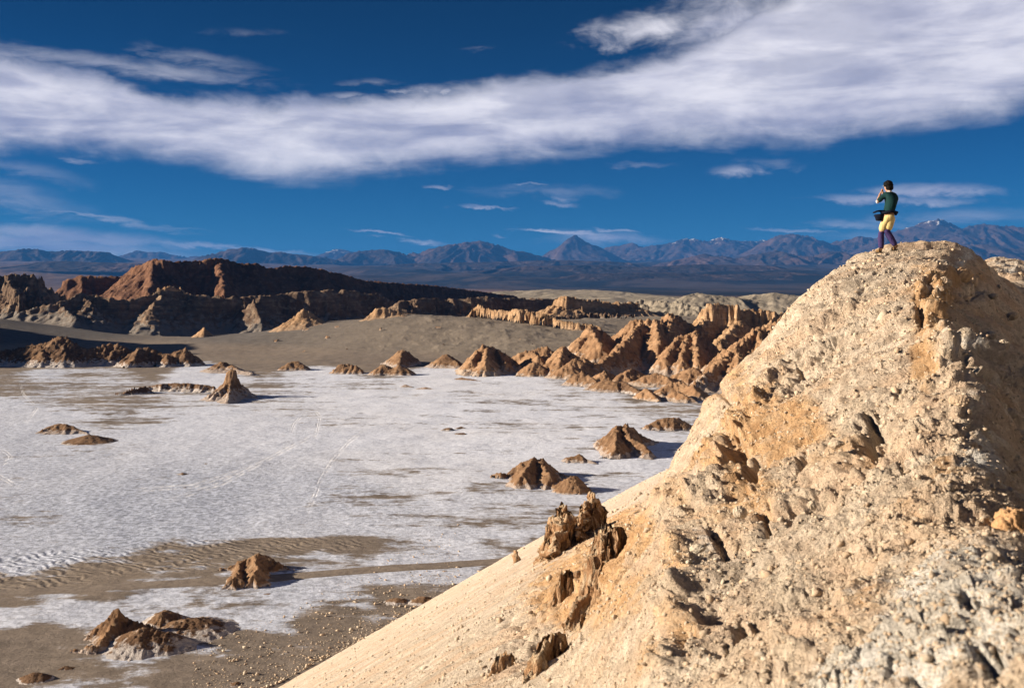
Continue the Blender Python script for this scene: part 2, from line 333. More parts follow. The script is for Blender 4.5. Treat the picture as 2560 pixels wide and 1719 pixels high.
def hill_material():
    nt = new_mat('hillside_gravel'); p = nt.pos
    o_ = attr(nt, 'orange'); g = attr(nt, 'grey'); wh = attr(nt, 'white'); cav = attr(nt, 'clod'); sc_ = attr(nt, 'scree')
    n1 = nt.noise(p, 0.9, 8, 0.68, 0.5); n2 = nt.noise(p, 5.0, 7, 0.7); n3 = nt.noise(p, 28.0, 4, 0.7)
    fall = nt.noise(nt.mapped(p, (0.12, 1.4, 0.4), (0, 0, R(25.4))), 2.2, 6, 0.7)
    cream = nt.mix(nt.ss(n2, 0.35, 0.66), (0.54, 0.42, 0.315), (0.88, 0.735, 0.58))
    scree = nt.mix(nt.ss(nt.m('ADD', nt.m('MULTIPLY', fall, 0.6), nt.m('MULTIPLY', n2, 0.4)), 0.38, 0.60), (0.54, 0.435, 0.335), (0.82, 0.695, 0.56))
    c = nt.mix(sc_, cream, scree)
    c = nt.mix(nt.m('MULTIPLY', nt.ss(attr(nt, 'warm'), -0.1, 0.5), 0.55), c, (0.70, 0.48, 0.32))
    orange = nt.mix(nt.ss(n2, 0.3, 0.7), (0.52, 0.30, 0.15), (0.80, 0.53, 0.30))
    k = nt.ss(nt.m('ADD', o_, nt.m('ADD', nt.m('MULTIPLY', nt.m('SUBTRACT', n1, 0.5), 1.3), nt.m('MULTIPLY', nt.m('SUBTRACT', n2, 0.5), 0.6))), 0.22, 0.6)
    c = nt.mix(k, c, orange)
    grey = nt.mix(nt.ss(n2, 0.35, 0.65), (0.37, 0.31, 0.245), (0.66, 0.555, 0.445))
    k2 = nt.ss(nt.m('ADD', g, nt.m('MULTIPLY', nt.m('SUBTRACT', n1, 0.5), 1.5)), 0.35, 0.8)
    c = nt.mix(nt.m('MULTIPLY', k2, 0.8), c, grey)
    white = nt.mix(nt.ss(n2, 0.35, 0.65), (0.60, 0.565, 0.52), (0.88, 0.85, 0.79))
    k3 = nt.ss(nt.m('ADD', wh, nt.m('ADD', nt.m('MULTIPLY', nt.m('SUBTRACT', n1, 0.5), 1.6), nt.m('MULTIPLY', nt.m('SUBTRACT', n2, 0.5), 0.9))), 0.4, 0.75)
    c = nt.mix(k3, c, white)
    c = nt.mix(nt.m('MULTIPLY', nt.ss(cav, 0.45, 1.0), 0.35), c, (0.74, 0.62, 0.46))
    c = nt.mix(nt.m('MULTIPLY', nt.ss(n3, 0.56, 0.7), 0.35), c, (0.30, 0.22, 0.14))
    nt.put(nt.b.inputs['Base Color'], c)
    vo = nt.n('ShaderNodeTexVoronoi'); nt.L.new(p, vo.inputs['Vector']); vo.inputs['Scale'].default_value = 22.0
    vo2 = nt.n('ShaderNodeTexVoronoi'); nt.L.new(p, vo2.inputs['Vector']); vo2.inputs['Scale'].default_value = 55.0
    lump = nt.m('SUBTRACT', 1.0, vo.outputs['Distance'])
    nb = nt.noise(p, 9.0, 8, 0.72)
    bump(nt, [(nt.noise(p, 3.0, 7, 0.7), 0.22, 0.5), (lump, 0.05, 0.7), (nt.m('SUBTRACT', 1.0, vo2.outputs['Distance']), 0.02, 0.7), (nb, 0.09, 0.9), (n3, 0.03, 1.0)])
    return nt.mat
M['hill'] = hill_material()

def spire_material():
    nt = new_mat('brown_spire_rock'); p = nt.pos
    n1 = nt.noise(p, 1.2, 8, 0.7, 0.5); n2 = nt.noise(p, 7.0, 6, 0.7)
    c = nt.mix(nt.ss(n1, 0.36, 0.64), (0.33, 0.18, 0.095), (0.56, 0.35, 0.20))
    c = nt.mix(nt.m('MULTIPLY', nt.ss(n2, 0.5, 0.7), 0.6), c, (0.64, 0.44, 0.28))
    up = nt.n('ShaderNodeSeparateXYZ', i0=nt.n('ShaderNodeNewGeometry').outputs['Normal']).outputs[2]      # pale dust on everything flat enough to hold it
    c = nt.mix(nt.m('MULTIPLY', nt.ss(nt.m('ADD', up, nt.m('MULTIPLY', nt.m('SUBTRACT', n2, 0.5), 0.8)), 0.35, 0.75), 0.85), c, (0.68, 0.52, 0.35))
    nt.put(nt.b.inputs['Base Color'], c)
    bump(nt, [(nt.noise(p, 3.0, 8, 0.7), 0.4, 0.7), (n2, 0.08, 0.8), (nt.noise(p, 25, 4, 0.7), 0.02, 0.8)])
    return nt.mat
M['spire'] = spire_material()
def mountain_material(name, a, b, c3, snow=None, sc=0.0006):
    nt = new_mat(name); p = nt.pos
    n1 = nt.noise(p, sc, 8, 0.62, 0.6); n2 = nt.noise(p, sc*7, 6, 0.65)
    c = nt.mix(nt.ss(n1, 0.40, 0.62), a, b); c = nt.mix(nt.m('MULTIPLY', nt.ss(n2, 0.45, 0.7), 0.6), c, c3)  # darker patches in the rock colour stand in for cloud shadows
    if snow:
        z = nt.n('ShaderNodeSeparateXYZ', i0=p).outputs[2]
        k = nt.ss(nt.m('ADD', z, nt.m('MULTIPLY', nt.m('SUBTRACT', n2, 0.5), 1800.0)), snow, snow+180)
        c = nt.mix(k, c, (0.8, 0.8, 0.82))
    nt.put(nt.b.inputs['Base Color'], c)
    bump(nt, [(nt.noise(p, sc*4, 8, 0.58), 220.0, 0.35), (nt.noise(p, sc*22, 6, 0.6), 30.0, 0.35)])
    return nt.mat
M['mtn'] = mountain_material('mountain_rock', (0.03, 0.024, 0.024), (0.09, 0.055, 0.048), (0.14, 0.088, 0.072))
for _n, _s in (('mtn_far', 2000), ('mtn_snow', 1700), ('mtn_snow2', 1400)): M[_n] = mountain_material('snowy_mountain_rock', (0.03, 0.024, 0.026), (0.08, 0.052, 0.048), (0.13, 0.085, 0.075), snow=_s)
M['mtn_front'] = mountain_material('dark_mountain_rock', (0.02, 0.018, 0.02), (0.05, 0.035, 0.033), (0.11, 0.07, 0.06), sc=0.0008)

# ------------------------------------------------------------------ the valley floor and the plain beyond, one sheet to the horizon
AP = [(-300, 790, 1000), (0, 798, 1000), (77, 812, 1000), (193, 828, 990), (300, 838, 985), (385, 843, 985), (490, 841, 985), (578, 835, 970), (674, 826, 955), (713, 816, 950),
      (800, 806, 940), (908, 799, 930), (993, 790, 925), (1108, 793, 915), (1178, 796, 905), (1255, 808, 885), (1366, 818, 865), (1463, 832, 845),
      (700, 868, 850), (1000, 855, 820), (1200, 855, 800), (500, 880, 830), (300, 885, 840), (1400, 868, 760), (0, 870, 850), (1100, 890, 745), (700, 900, 745), (200, 905, 760)]
gp, gv = [], []
for px, py, D in AP:
    x, y, z = at(px, py, D); gp.append((x/300, y/300)); gv.append(z)
for x in (-600, -400, -250, -120, 0, 120, 240, 360): gp.append((x/300, 650/300)); gv.append(0)
for x, y, z in ((-420, 1090, 0), (-250, 1100, -2), (-120, 1080, -1), (0, 1090, 6), (100, 1080, 18), (260, 1080, 20), (400, 1080, 20), (150, 760, 3), (260, 760, 0), (350, 850, 5), (300, 950, 12), (-700, 900, 25), (-900, 700, 10)):
    gp.append((x/300, y/300)); gv.append(z)
for x in (-700, -300, 0, 300, 700): gp.append((x/300, 1400/300)); gv.append(5)
GM = tps_fit(gp, gv, 1e-3)
def G(x, y):
    r = np.hypot(x, y)
    t = np.clip(tps(GM, np.clip(x, -900, 900)/300, np.clip(y, 500, 1400)/300), -4, 30)
    z = t*sst(r, 660, 790)*(1-sst(r, 1300, 2500))
    z = z-26*sst(r, 1500, 4500)
    return z+np.maximum(0, r-9000)*0.0275*sst(r, 8000, 15000)
def micro(x, y, r):
    k = 1-sst(r, 700, 1500)
    return (0.22*fbm(x/22, y/22, 4, 0.55, 3)*sst(r, 90, 200)+0.35*np.maximum(0, fbm(x/60, y/45, 3, 0.5, 9)))*k

def wp(x, y, z): return (CX+FPX*x/y, HY-(z-EYE)/y*FPX, y)
def ground_hit(px, py):
    D = np.linspace(120, 1600, 3000); x, y, z = at(px, py, D); k = np.nonzero(z <= G(x, y))[0]
    return float(D[k[0]]) if len(k) else 1500.0
SALT = [(0, 1040, 1.0), (600, 1100, 1.0), (300, 1250, .95), (900, 1010, .8), (1300, 1020, .62), (1500, 1000, .75), (1600, 1100, .8), (100, 940, .75), (60, 955, .35), (260, 935, .55), (500, 930, .9),
        (800, 930, .8), (1100, 945, .85), (1000, 1100, .82), (1350, 1100, .8), (1150, 1180, .72), (700, 1200, 1.0), (1200, 1260, .72), (1100, 1230, .68), (1000, 1270, .62), (900, 1275, .55), (1060, 1200, .66),
        (600, 1320, .95), (750, 1330, .9), (870, 1320, .85), (300, 1340, .9), (50, 1415, .8), (150, 1395, .8), (0, 1455, .2), (250, 1390, .6), (250, 1430, .15), (400, 1392, .35), (120, 1440, .25), (500, 1425, .2), (620, 1372, .25), (760, 1358, .2), (880, 1350, .35), (620, 1400, .45), (800, 1385, .7), (1000, 1330, .65), (1250, 1330, .6), (1150, 1370, .7), (1300, 1380, .55),
        (0, 1490, .1), (250, 1475, .1), (0, 1545, .85), (200, 1530, .85), (400, 1505, .75), (560, 1490, .6), (780, 1475, .85), (700, 1510, .85), (1000, 1440, .9), (1150, 1425, .75), (900, 1500, .65), (540, 1545, .85), (700, 1560, .55), (0, 1610, .1), (120, 1600, .1), (480, 1600, .45), (560, 1530, .45),
        (350, 1650, .5), (200, 1700, .45), (60, 1660, .2), (620, 1600, .15), (800, 1560, .08), (1000, 1500, .1), (560, 1700, .1), (1250, 1420, .25), (900, 1640, .05), (480, 1660, .2), (60, 900, -.6), (400, 890, -.8), (800, 890, -.8), (1100, 880, -.8), (1300, 850, -.8), (1000, 820, -1), (200, 850, -1), (600, 870, -.9),
        (1400, 905, .35), (1600, 990, .4), (1500, 1040, .7), (1700, 1030, .45), (1650, 905, -.2), (1700, 1080, .6), (1450, 870, .1), (1600, 850, -.5), (1300, 960, .85), (1450, 975, .6)]
TR = [[(50, 955), (58, 985), (92, 1020), (60, 1062)], [(0, 1120), (25, 1140), (22, 1150), (0, 1160)], [(-20, 1180), (35, 1212)],
      [(760, 1295), (785, 1240), (800, 1200), (830, 1150), (870, 1105), (930, 1060)], [(725, 1085), (735, 1060), (760, 1030)],
      [(380, 1265), (560, 1205), (700, 1130), (790, 1085), (800, 1040), (780, 1020)],
      [(330, 1225), (480, 1215), (620, 1170)]]
def ground():
    nc = int(1150*QL)
    u = np.concatenate([-np.linspace(3.2, 0.60, 50)[:-1], np.linspace(-0.60, 0.60, nc), np.linspace(0.60, 3.2, 50)[1:]])
    th = np.arctan(u); nc = len(th)
    py = np.concatenate([np.linspace(1760, 915, int(760*QL))])
    D = EYE*FPX/(py-HY)
    rows = np.concatenate([np.linspace(40, D[0], 24)[:-1], D, np.geomspace(D[-1], 1400, int(190*QL))[1:], np.geomspace(1400, 9000, 60)[1:], np.geomspace(9000, 46000, 260)[1:]])
    rr, tt = np.meshgrid(rows, th, indexing='ij')
    # rows follow constant forward distance inside the view and curve round outside it
    rad = rr/np.maximum(np.cos(tt), 0.83)
    x, y = rad*np.sin(tt), rad*np.cos(tt)
    z = G(x, y); r = np.hypot(x, y)
    far = sst(r, 1500, 2600); z = z+micro(x, y, r)
    k = sst(r, 9000, 16000)
    z = z+k*(170*ridged(x/4200, y/4200, 5, 0.5, 5)-95+14*fbm(x/900, y/900, 3, 0.5, 2))
    # dune field texture on the apron
    ap = sst(G(x, y), 1.5, 6)*(1-far)
    z = z+ap*(0.9*np.maximum(0, fbm(x/16, y/11, 5, 0.62, 13)-0.12)+1.2*fbm(x/45, y/40, 3, 0.5, 15))*sst(x, -200, -60)
    pxx = CX+FPX*x/y; pyy = HY+FPX*(EYE-z)/y
    salt = shep(SALT, pxx, pyy, 90, 34)
    salt = np.where((ap > 0.2) & (pyy < 912), np.minimum(salt, -0.4), salt)
    dull = shep([(100, 1150, .7), (500, 1250, 1), (300, 1300, 1), (800, 1230, .75), (100, 1350, .8), (60, 960, .5), (500, 1000, .2), (900, 1000, 0), (1200, 1100, 0), (1000, 1150, .15), (700, 1060, .3), (1300, 960, 0), (1200, 1300, .4), (1300, 1360, .5), (300, 1060, .35), (800, 1320, .6), (200, 1520, .5)], pxx, pyy, 150, 60)
    track = np.zeros_like(x)
    for poly in TR:
        d, t = seg_dist(pxx, pyy, [(a+0.0, b) for a, b in poly])
        wv = 2.4*(1000-np.clip(1719-pyy, 0, 800))/500
        e = np.exp(-((d-wv*1.5)/(wv*0.6+0.4))**2); track = np.maximum(track, e*(0.55+0.9*pn(pxx/16, pyy/9))*np.minimum(1, np.minimum(t, 1-t)*6))
    track *= (r < 750)
    rip = np.zeros_like(x)
    for a, b, rx, ry in ((250, 1405, 330, 34), (560, 1375, 260, 30), (780, 1360, 160, 22), (50, 1440, 200, 40)):
        rip = np.maximum(rip, 1-sst(np.hypot((pxx-a)/rx, (pyy-b)/ry), 0.7, 1.1))
    r0 = 3500*sst(pxx, 1150, 1500); apron = sst(r, 7800-r0, 12000-1.6*r0)  # painted cloud shadow starts nearer on the right
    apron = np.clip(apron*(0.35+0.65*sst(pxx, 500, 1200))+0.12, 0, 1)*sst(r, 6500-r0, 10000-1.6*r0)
    o = mesh('ground', np.stack([x, y, z], -1).reshape(-1, 3), grid_faces(*x.shape)[:, ::-1], M['salt'],
             attrs={'salt': salt.ravel(), 'track': track.ravel(), 'dull': dull.ravel(), 'ripple': rip.ravel(), 'far': far.ravel(), 'apron': apron.ravel(), 'dune': (ap*sst(x, -260, 0)).ravel(), 'dune_shade': (ap*(1-sst(x, -260, 0))).ravel()})
    return tag(o, 'white salt crust and grey brown sand covering the valley floor', None, kind='structure')
ground()

# ------------------------------------------------------------------ the dirt road across the near floor
def road():
    pts = [(-400, 1488), (0, 1482), (250, 1471), (500, 1458), (700, 1446), (900, 1430), (1080, 1418), (1270, 1402), (1500, 1385)]
    xs = np.linspace(pts[0][0], pts[-1][0], 260); ys = np.interp(xs, [p[0] for p in pts], [p[1] for p in pts])
    k = np.ones(15)/15; ys = np.convolve(np.pad(ys, 7, 'edge'), k, 'valid')
    D = EYE*FPX/(ys-HY); x = (xs-CX)/FPX*D
    tx, ty = np.gradient(x), np.gradient(D); L = np.hypot(tx, ty); nx, ny = -ty/L, tx/L
    off = np.linspace(-2.4, 2.4, 13)
    X2 = x[:, None]+nx[:, None]*off; Y2 = D[:, None]+ny[:, None]*off
    z = G(X2, Y2)+micro(X2, Y2, np.hypot(X2, Y2))+0.10-0.07*np.exp(-((np.abs(off)-0.9)/0.3)**2)[None]-0.2*(np.abs(off) > 2.3)[None]
    nt = new_mat('road_dirt'); p = nt.pos; n = nt.noise(p, 0.8, 6, 0.7)
    nt.put(nt.b.inputs['Base Color'], nt.mix(nt.ss(n, .35, .65), (0.21, 0.17, 0.14), (0.29, 0.24, 0.195)))
    bump(nt, [(n, 0.25, 0.6)])
    o = mesh('dirt_road', np.stack([X2, Y2, z], -1).reshape(-1, 3), grid_faces(*X2.shape)[:, ::-1], nt.mat)
    tag(o, 'pale dirt road crossing the brown sand on the near valley floor', None, kind='structure')
road()

# ------------------------------------------------------------------ eroded rock built from ridge lines
def field(X, Y, segs, lam, flute, gully, jag, seed, slope, steep, round_):
    """height of eroded ground under ridge lines: steep cliff near the crest, scree slope below, gullies down the fall line"""
    H = np.full(X.shape, -1e9); DD = np.zeros(X.shape)
    for k, (p0, p1, cl) in enumerate(segs):
        dx, dy = p1[0]-p0[0], p1[1]-p0[1]; L2 = dx*dx+dy*dy+1e-6
        t = np.clip(((X-p0[0])*dx+(Y-p0[1])*dy)/L2, 0, 1)
        cx_, cy_ = p0[0]+t*dx, p0[1]+t*dy
        d = np.hypot(X-cx_, Y-cy_); dd = np.maximum(d, 1e-3)
        qx, qy = cx_+(X-cx_)/dd*lam*1.3, cy_+(Y-cy_)/dd*lam*1.3
        h0 = p0[2]+t*(p1[2]-p0[2])+jag*fbm(qx/lam*1.5, qy/lam*1.5, 4, 0.6, seed+1)
        g = fbm(qx/lam+X/lam*0.15, qy/lam+Y/lam*0.15, 4, 0.6, seed)
        gr = ridged(qx/lam*1.4, qy/lam*1.4, 3, 0.55, seed+7)
        c = p0[3]+t*(p1[3]-p0[3]) if cl is None else cl
        dc = c/steep
        df = np.maximum(0, d+flute*(g+0.6*(gr-0.4))*sst(d, 0, lam*0.3))
        dr = np.sqrt(df*df+round_*round_)-round_
        tal = np.maximum(0, df-dc)
        h = h0-np.where(df < dc, dr*steep, c+tal*slope*(1-0.0*tal))
        h = h+gully*(gr-0.55)*np.minimum(tal*slope*0.5, lam)*0.6
        m_ = h > H; H = np.where(m_, h, H); DD = np.where(m_, d, DD)
    return H, DD
count = [0]
def rock(name, label, cat, lines, mat, slope=0.75, steep=2.6, cliff=0.0, lam=None, flute=None, gully=0.8, jag=None, spurs=0, res=1.25, group=None, kind=None,
         rough=1.0, terrace=0.0, round_=None, sink=0.3, foot_k=0.35, base=None, seed=None, spur_len=1.0, spur_slope=0.62, front=True, ledge=None):
    """lines: crest polylines as (px, py, D[, cliff]) read off the photograph and set at their true distance"""
    count[0] += 1; sd = seed if seed is not None else count[0]*11
    rg = random.Random(sd)
    base = base if base is not None else (lambda x, y: G(x, y))
    segs = []; V = []
    for ln in lines:
        P = []
        for q in ln:
            x, y, z = at(q[0], q[1], q[2]); P.append((x, y, z, q[3] if len(q) > 3 else cliff))
        if len(P) == 1: P = P*2
        for a, b in zip(P[:-1], P[1:]): segs.append((a, b, None))
        V += P
    hmax = max(v[2]-float(base(np.array(v[0]), np.array(v[1]))) for v in V)
    if hmax < 0.2: pass; hmax = 0.2
    lam = lam or hmax*0.35; flute = lam*0.30 if flute is None else flute; jag = hmax*0.05 if jag is None else jag
    nmain = len(segs)
    tot = [math.hypot(b[0]-a[0], b[1]-a[1])+0.1 for a, b, _ in segs[:nmain]]
    for k in range(spurs):
        a, b, _ = rg.choices(segs[:nmain], tot)[0]; t = rg.random()
        x, y, z = (a[i]+(b[i]-a[i])*t for i in range(3)); g0 = float(base(np.array(x), np.array(y)))
        cl = a[3]+(b[3]-a[3])*t; hh = z-g0-cl
        if hh < hmax*0.15: continue
        ang = rg.uniform(math.pi*1.05, math.pi*1.95) if (front and rg.random() < 0.75) else rg.uniform(0, 2*math.pi)
        f = rg.uniform(0.5, 0.95); L = hh*f/spur_slope*spur_len
        kx, ky = x+math.cos(ang)*L*0.5, y+math.sin(ang)*L*0.5; a2 = ang+rg.uniform(-.5, .5)
        ex, ey = kx+math.cos(a2)*L*0.5, ky+math.sin(a2)*L*0.5
        z0 = z-cl-0.02*hmax; zm = z0-hh*f*rg.uniform(0.35, 0.6)
        segs += [((x, y, z0, 0), (kx, ky, zm, 0), None), ((kx, ky, zm, 0), (ex, ey, z0-hh*f, 0), None)]
    ext = max((v[2]-float(base(np.array(v[0]), np.array(v[1]))))/slope for v in V)*1.25+hmax*0.4; ext = max(ext, hmax)
    xs = [s[i][0] for s in segs for i in (0, 1)]; ys = [s[i][1] for s in segs for i in (0, 1)]
    x0, x1, y0, y1 = min(xs)-ext, max(xs)+ext, min(ys)-ext, max(ys)+ext
    Dm = sum(v[1] for v in V)/len(V); st = max(Dm/996.0*res/QL, 0.02)
    nx, ny = int((x1-x0)/st)+2, int((y1-y0)/(st*1.25))+2
    while nx*ny > 700000: nx = int(nx*0.9); ny = int(ny*0.9)
    gx, gy = np.meshgrid(np.linspace(x0, x1, nx), np.linspace(y0, y1, ny), indexing='ij')
    wx = lam*0.22*fbm(gx/lam*0.8, gy/lam*0.8, 3, 0.5, sd+20); wy = lam*0.22*fbm(gx/lam*0.8, gy/lam*0.8, 3, 0.5, sd+30)
    edge = sst(np.hypot(wx, wy), 0, 1)
    H, DD = field(gx+wx, gy+wy, segs, lam, flute, gully, jag, sd, slope, steep, round_ if round_ is not None else hmax*0.02)
    g = base(gx, gy)
    rel = H-g
    H = H+rough*np.clip(rel, 0, hmax)**0.5*hmax**0.5*0.075*fbm(gx/lam*2.6, gy/lam*2.6, 6, 0.66, sd+40)
    if terrace > 0:
        ph = H/terrace+0.6*fbm(gx/lam, gy/lam, 2, 0.5, sd+50); H = H+terrace*0.22*np.sin(2*np.pi*ph)*sst(rel, terrace*0.5, terrace*2)
    # spread the foot gently on to the floor
    kf = hmax*0.05+0.05; t = H-(g-sink)
    H2 = (g-sink)+kf*np.logaddexp(0, np.clip(t/kf, -30, 60))
    keep = (H2 > g-sink*0.6)
    f = grid_faces(nx, ny)
    cell = keep[:-1, :-1] & keep[1:, :-1] & keep[:-1, 1:] & keep[1:, 1:]
    if nx*ny < 150000 and cell.any():          # one connected piece: grow from the summit
        seed_ = np.zeros_like(cell); seed_[np.unravel_index(np.where(cell, (H2-g)[:-1, :-1], -9).argmax(), cell.shape)] = True
        while True:
            n_ = seed_.copy(); n_[1:] |= seed_[:-1]; n_[:-1] |= seed_[1:]; n_[:, 1:] |= seed_[:, :-1]; n_[:, :-1] |= seed_[:, 1:]; n_ &= cell
            if n_.sum() == seed_.sum(): break
            seed_ = n_
        cell = seed_
    f = f[cell.ravel()]
    if len(f) == 0: print('EMPTY', name, label); return None
    foot = np.clip(1-(H2-g)/(hmax*foot_k), 0, 1)
    if ledge:
        gxx, gyy = np.gradient(H2, gx[1, 0]-gx[0, 0], gy[0, 1]-gy[0, 0]); gm = np.hypot(gxx, gyy)+1e-6; k = sst(gm, 0.9, 2.2)
        q = pn(H2/ledge[1]+0.35*fbm(gx/lam/2, gy/lam/2, 2, 0.5, sd+60), (gx+gy)/lam*0.35, sd+61)+0.6*fbm(H2/ledge[1]*1.7+gx/lam*1.3, gy/lam*1.3+H2/ledge[1], 3, 0.6, sd+62)
        gx = gx-gxx/gm*k*ledge[0]*q; gy = gy-gyy/gm*k*ledge[0]*q
    cx_, cy_ = (x0+x1)/2, (y0+y1)/2; cz = float(base(np.array(cx_), np.array(cy_)))
    co = np.stack([gx-cx_, gy-cy_, H2-cz], -1).reshape(-1, 3)
    co, f, at_ = compact(co, f, {'foot': foot.ravel()})
    o = mesh(name, co, f, mat, attrs=at_); o.location = (cx_, cy_, cz)
    return tag(o, label, cat, group, kind)

# ------------------------------------------------------------------ mountains on the horizon
def flatbase(z0): return lambda x, y: np.full(np.shape(x), float(z0))
_rock = rock
def rock(name, label, cat, lines, mat, **kw):
    if name in ('hill', 'cliff'): kw.setdefault('rough', 0.3)
    return _rock(name, label, cat, lines, mat, **kw)
def mtn(label, lines, D, mat, **kw):
    ls = [[(p[0], p[1], D+(p[2] if len(p) > 2 else 0)) for p in ln] for ln in lines]
    kw.setdefault('slope', 0.42); kw.setdefault('spurs', 14); kw.setdefault('spur_slope', 0.33)
    return rock('mountain', label, None, ls, mat, cliff=0, gully=0.45, res=1.5, kind='structure', base=lambda x, y: G(x, y)+20, sink=60, rough=0.4, round_=60, foot_k=0.1, **kw)
mtn('snow dusted twin summit peeping over the dark hills at far left', [[(330, 640), (347, 625), (370, 629), (408, 629), (443, 637)], [(560, 641), (480, 640)]], 42000, M['mtn_snow2'], lam=700, spurs=10, seed=3)
mtn('small snowy cone between the long dark hill and the rounded dome', [[(800, 640), (838, 622), (852, 622), (890, 638)]], 44000, M['mtn_snow2'], lam=600, spurs=10, seed=5)
mtn('long low dark hill under the cloud bank at the left edge', [[(-160, 625), (0, 629), (89, 622), (154, 631), (181, 625), (208, 626), (266, 629), (293, 641), (330, 655)]], 26000, M['mtn_front'], lam=900, spurs=16, seed=8)
mtn('dark hill with one gentle summit falling away in a long slope to the right', [[(520, 648), (551, 635), (578, 623), (613, 619), (636, 623), (663, 630), (701, 629), (751, 635), (801, 641), (850, 650)]], 27000, M['mtn_front'], lam=900, spurs=14, seed=9)
mtn('low rounded hill left of the broad dome', [[(862, 643), (908, 627), (954, 624), (985, 628), (1020, 641)]], 28500, M['mtn_front'], lam=800, spurs=10, seed=12)
mtn('broad dome shaped mountain near the middle of the horizon', [[(1047, 631), (1066, 635), (1108, 618), (1147, 607), (1181, 603), (1208, 606), (1262, 620), (1320, 633)]], 29000, M['mtn'], lam=1000, spurs=14, seed=14)
mtn('steep symmetrical volcano cone standing before a cloud', [[(1433, 590), (1440, 589), (1446, 590)]], 36000, M['mtn_far'], slope=0.55, lam=1500, spurs=6, seed=15, flute=150, jag=25, spur_slope=0.45)
mtn('low mountain with a pale top right of the volcano cone', [[(1500, 628), (1532, 618), (1571, 608), (1609, 620)]], 41000, M['mtn_snow'], lam=900, spurs=12, seed=17)
mtn('ragged snow streaked range running right from the volcano', [[(1600, 625), (1640, 612), (1688, 602), (1715, 594), (1740, 598), (1762, 609)], [(1762, 609), (1800, 594), (1825, 600), (1860, 604), (1908, 600), (1925, 602)]], 40000, M['mtn_snow'], lam=900, spurs=22, seed=19)
mtn('rounded brown mountain behind the ridge, left of the walker', [[(1920, 618), (1955, 598), (1984, 584), (2005, 586), (2028, 595), (2072, 608)], [(2072, 608), (2116, 600), (2165, 589), (2190, 597), (2230, 605)]], 34000, M['mtn'], lam=1200, spurs=18, seed=20)
mtn('highest peak of the range, just right of the walker', [[(2230, 605), (2280, 574), (2324, 552), (2345, 549), (2370, 560), (2395, 572)]], 33000, M['mtn_far'], lam=1300, spurs=14, seed=22)
mtn('wide brown mountain with a flat snow flecked crest at the right edge', [[(2395, 575), (2420, 565), (2456, 560), (2500, 565), (2560, 570), (2680, 580)]], 31000, M['mtn'], lam=1200, spurs=16, seed=23)
mtn('bare foothill with rounded spurs below the rounded brown mountain', [[(1750, 672), (1830, 652), (1900, 634), (1950, 626), (2000, 640)], [(2040, 655), (2080, 628), (2110, 634), (2150, 655)], [(1600, 668), (1700, 648), (1790, 634)]], 24000, M['mtn'], lam=1100, spurs=16, seed=25, slope=0.33)
mtn('dark low foothill below the highest peak', [[(2180, 640), (2300, 620), (2420, 612), (2560, 622), (2700, 640)]], 26000, M['mtn'], lam=1000, spurs=14, seed=27, slope=0.35)
mtn('low dark swell below the broad dome', [[(880, 668), (1050, 658), (1200, 655), (1400, 650), (1560, 655)]], 21000, M['mtn_front'], lam=900, spurs=20, seed=29, slope=0.2, spur_slope=0.16)

mtn('long low dark foothill in front of the volcano cone', [[(1180, 678), (1320, 666), (1480, 662), (1620, 668), (1760, 660), (1900, 664)]], 16500, M['mtn_front'], lam=800, spurs=18, seed=61, slope=0.16, spur_slope=0.13)
mtn('lowest dark swell at the foot of the range, right of centre', [[(1350, 698), (1500, 684), (1660, 680), (1800, 686), (1960, 678)]], 13500, M['mtn_front'], lam=600, spurs=18, seed=62, slope=0.12, spur_slope=0.10)
mtn('low purple swell left of centre in front of the dark hills', [[(0, 668), (150, 652), (320, 658), (500, 666)], [(700, 670), (860, 658), (1000, 662), (1120, 670)]], 17500, M['mtn'], lam=800, spurs=18, seed=63, slope=0.13, spur_slope=0.10)

# ------------------------------------------------------------------ hills and cliffs across the valley
rock('hill', 'big red brown hill with fluted left face on the far side of the valley', None,
     [[(244, 722, 1610), (293, 693, 1580), (347, 662, 1540), (385, 648, 1505), (401, 648, 1500), (432, 654, 1530), (501, 652, 1560), (516, 646, 1560), (547, 645, 1570), (601, 658, 1600), (636, 658, 1610), (674, 670, 1620), (713, 663, 1640), (771, 667, 1660),
       (829, 679, 1700), (912, 701, 1760), (993, 708, 1830), (1070, 712, 1900), (1185, 726, 2000), (1290, 740, 2100)],
      [(385, 650, 1505), (378, 700, 1450), (372, 735, 1410)], [(430, 660, 1520), (425, 735, 1440)], [(547, 650, 1570), (556, 700, 1490), (560, 735, 1440)]],
     M['redhill'], slope=0.8, steep=1.6, cliff=14, lam=18, flute=5, gully=0.9, jag=0.9, spurs=7, spur_slope=0.72, res=1.2, kind='structure', seed=31)
rock('hill', 'low reddish mesa left of the big red hill', None, [[(170, 694, 1560), (208, 688, 1560), (270, 691, 1570), (330, 694, 1580)]], M['redhill'], slope=0.85, steep=2.2, cliff=14, lam=22, flute=6, gully=1.2, jag=1.5, spurs=10, kind='structure', seed=33)
rock('hill', 'dark crag with broken pale rock at the left edge', None, [[(-60, 690, 1260), (0, 686, 1250), (30, 682, 1250), (62, 690, 1260), (70, 686, 1260), (90, 690, 1260), (96, 708, 1270), (130, 722, 1280), (165, 742, 1290)], [(20, 700, 1240), (45, 735, 1190)], [(60, 720, 1230), (110, 762, 1190)]],
     M['ledge'], slope=0.85, steep=2.4, cliff=18, lam=14, flute=7, gully=1.0, jag=3, spurs=14, kind='structure', seed=35, terrace=9)
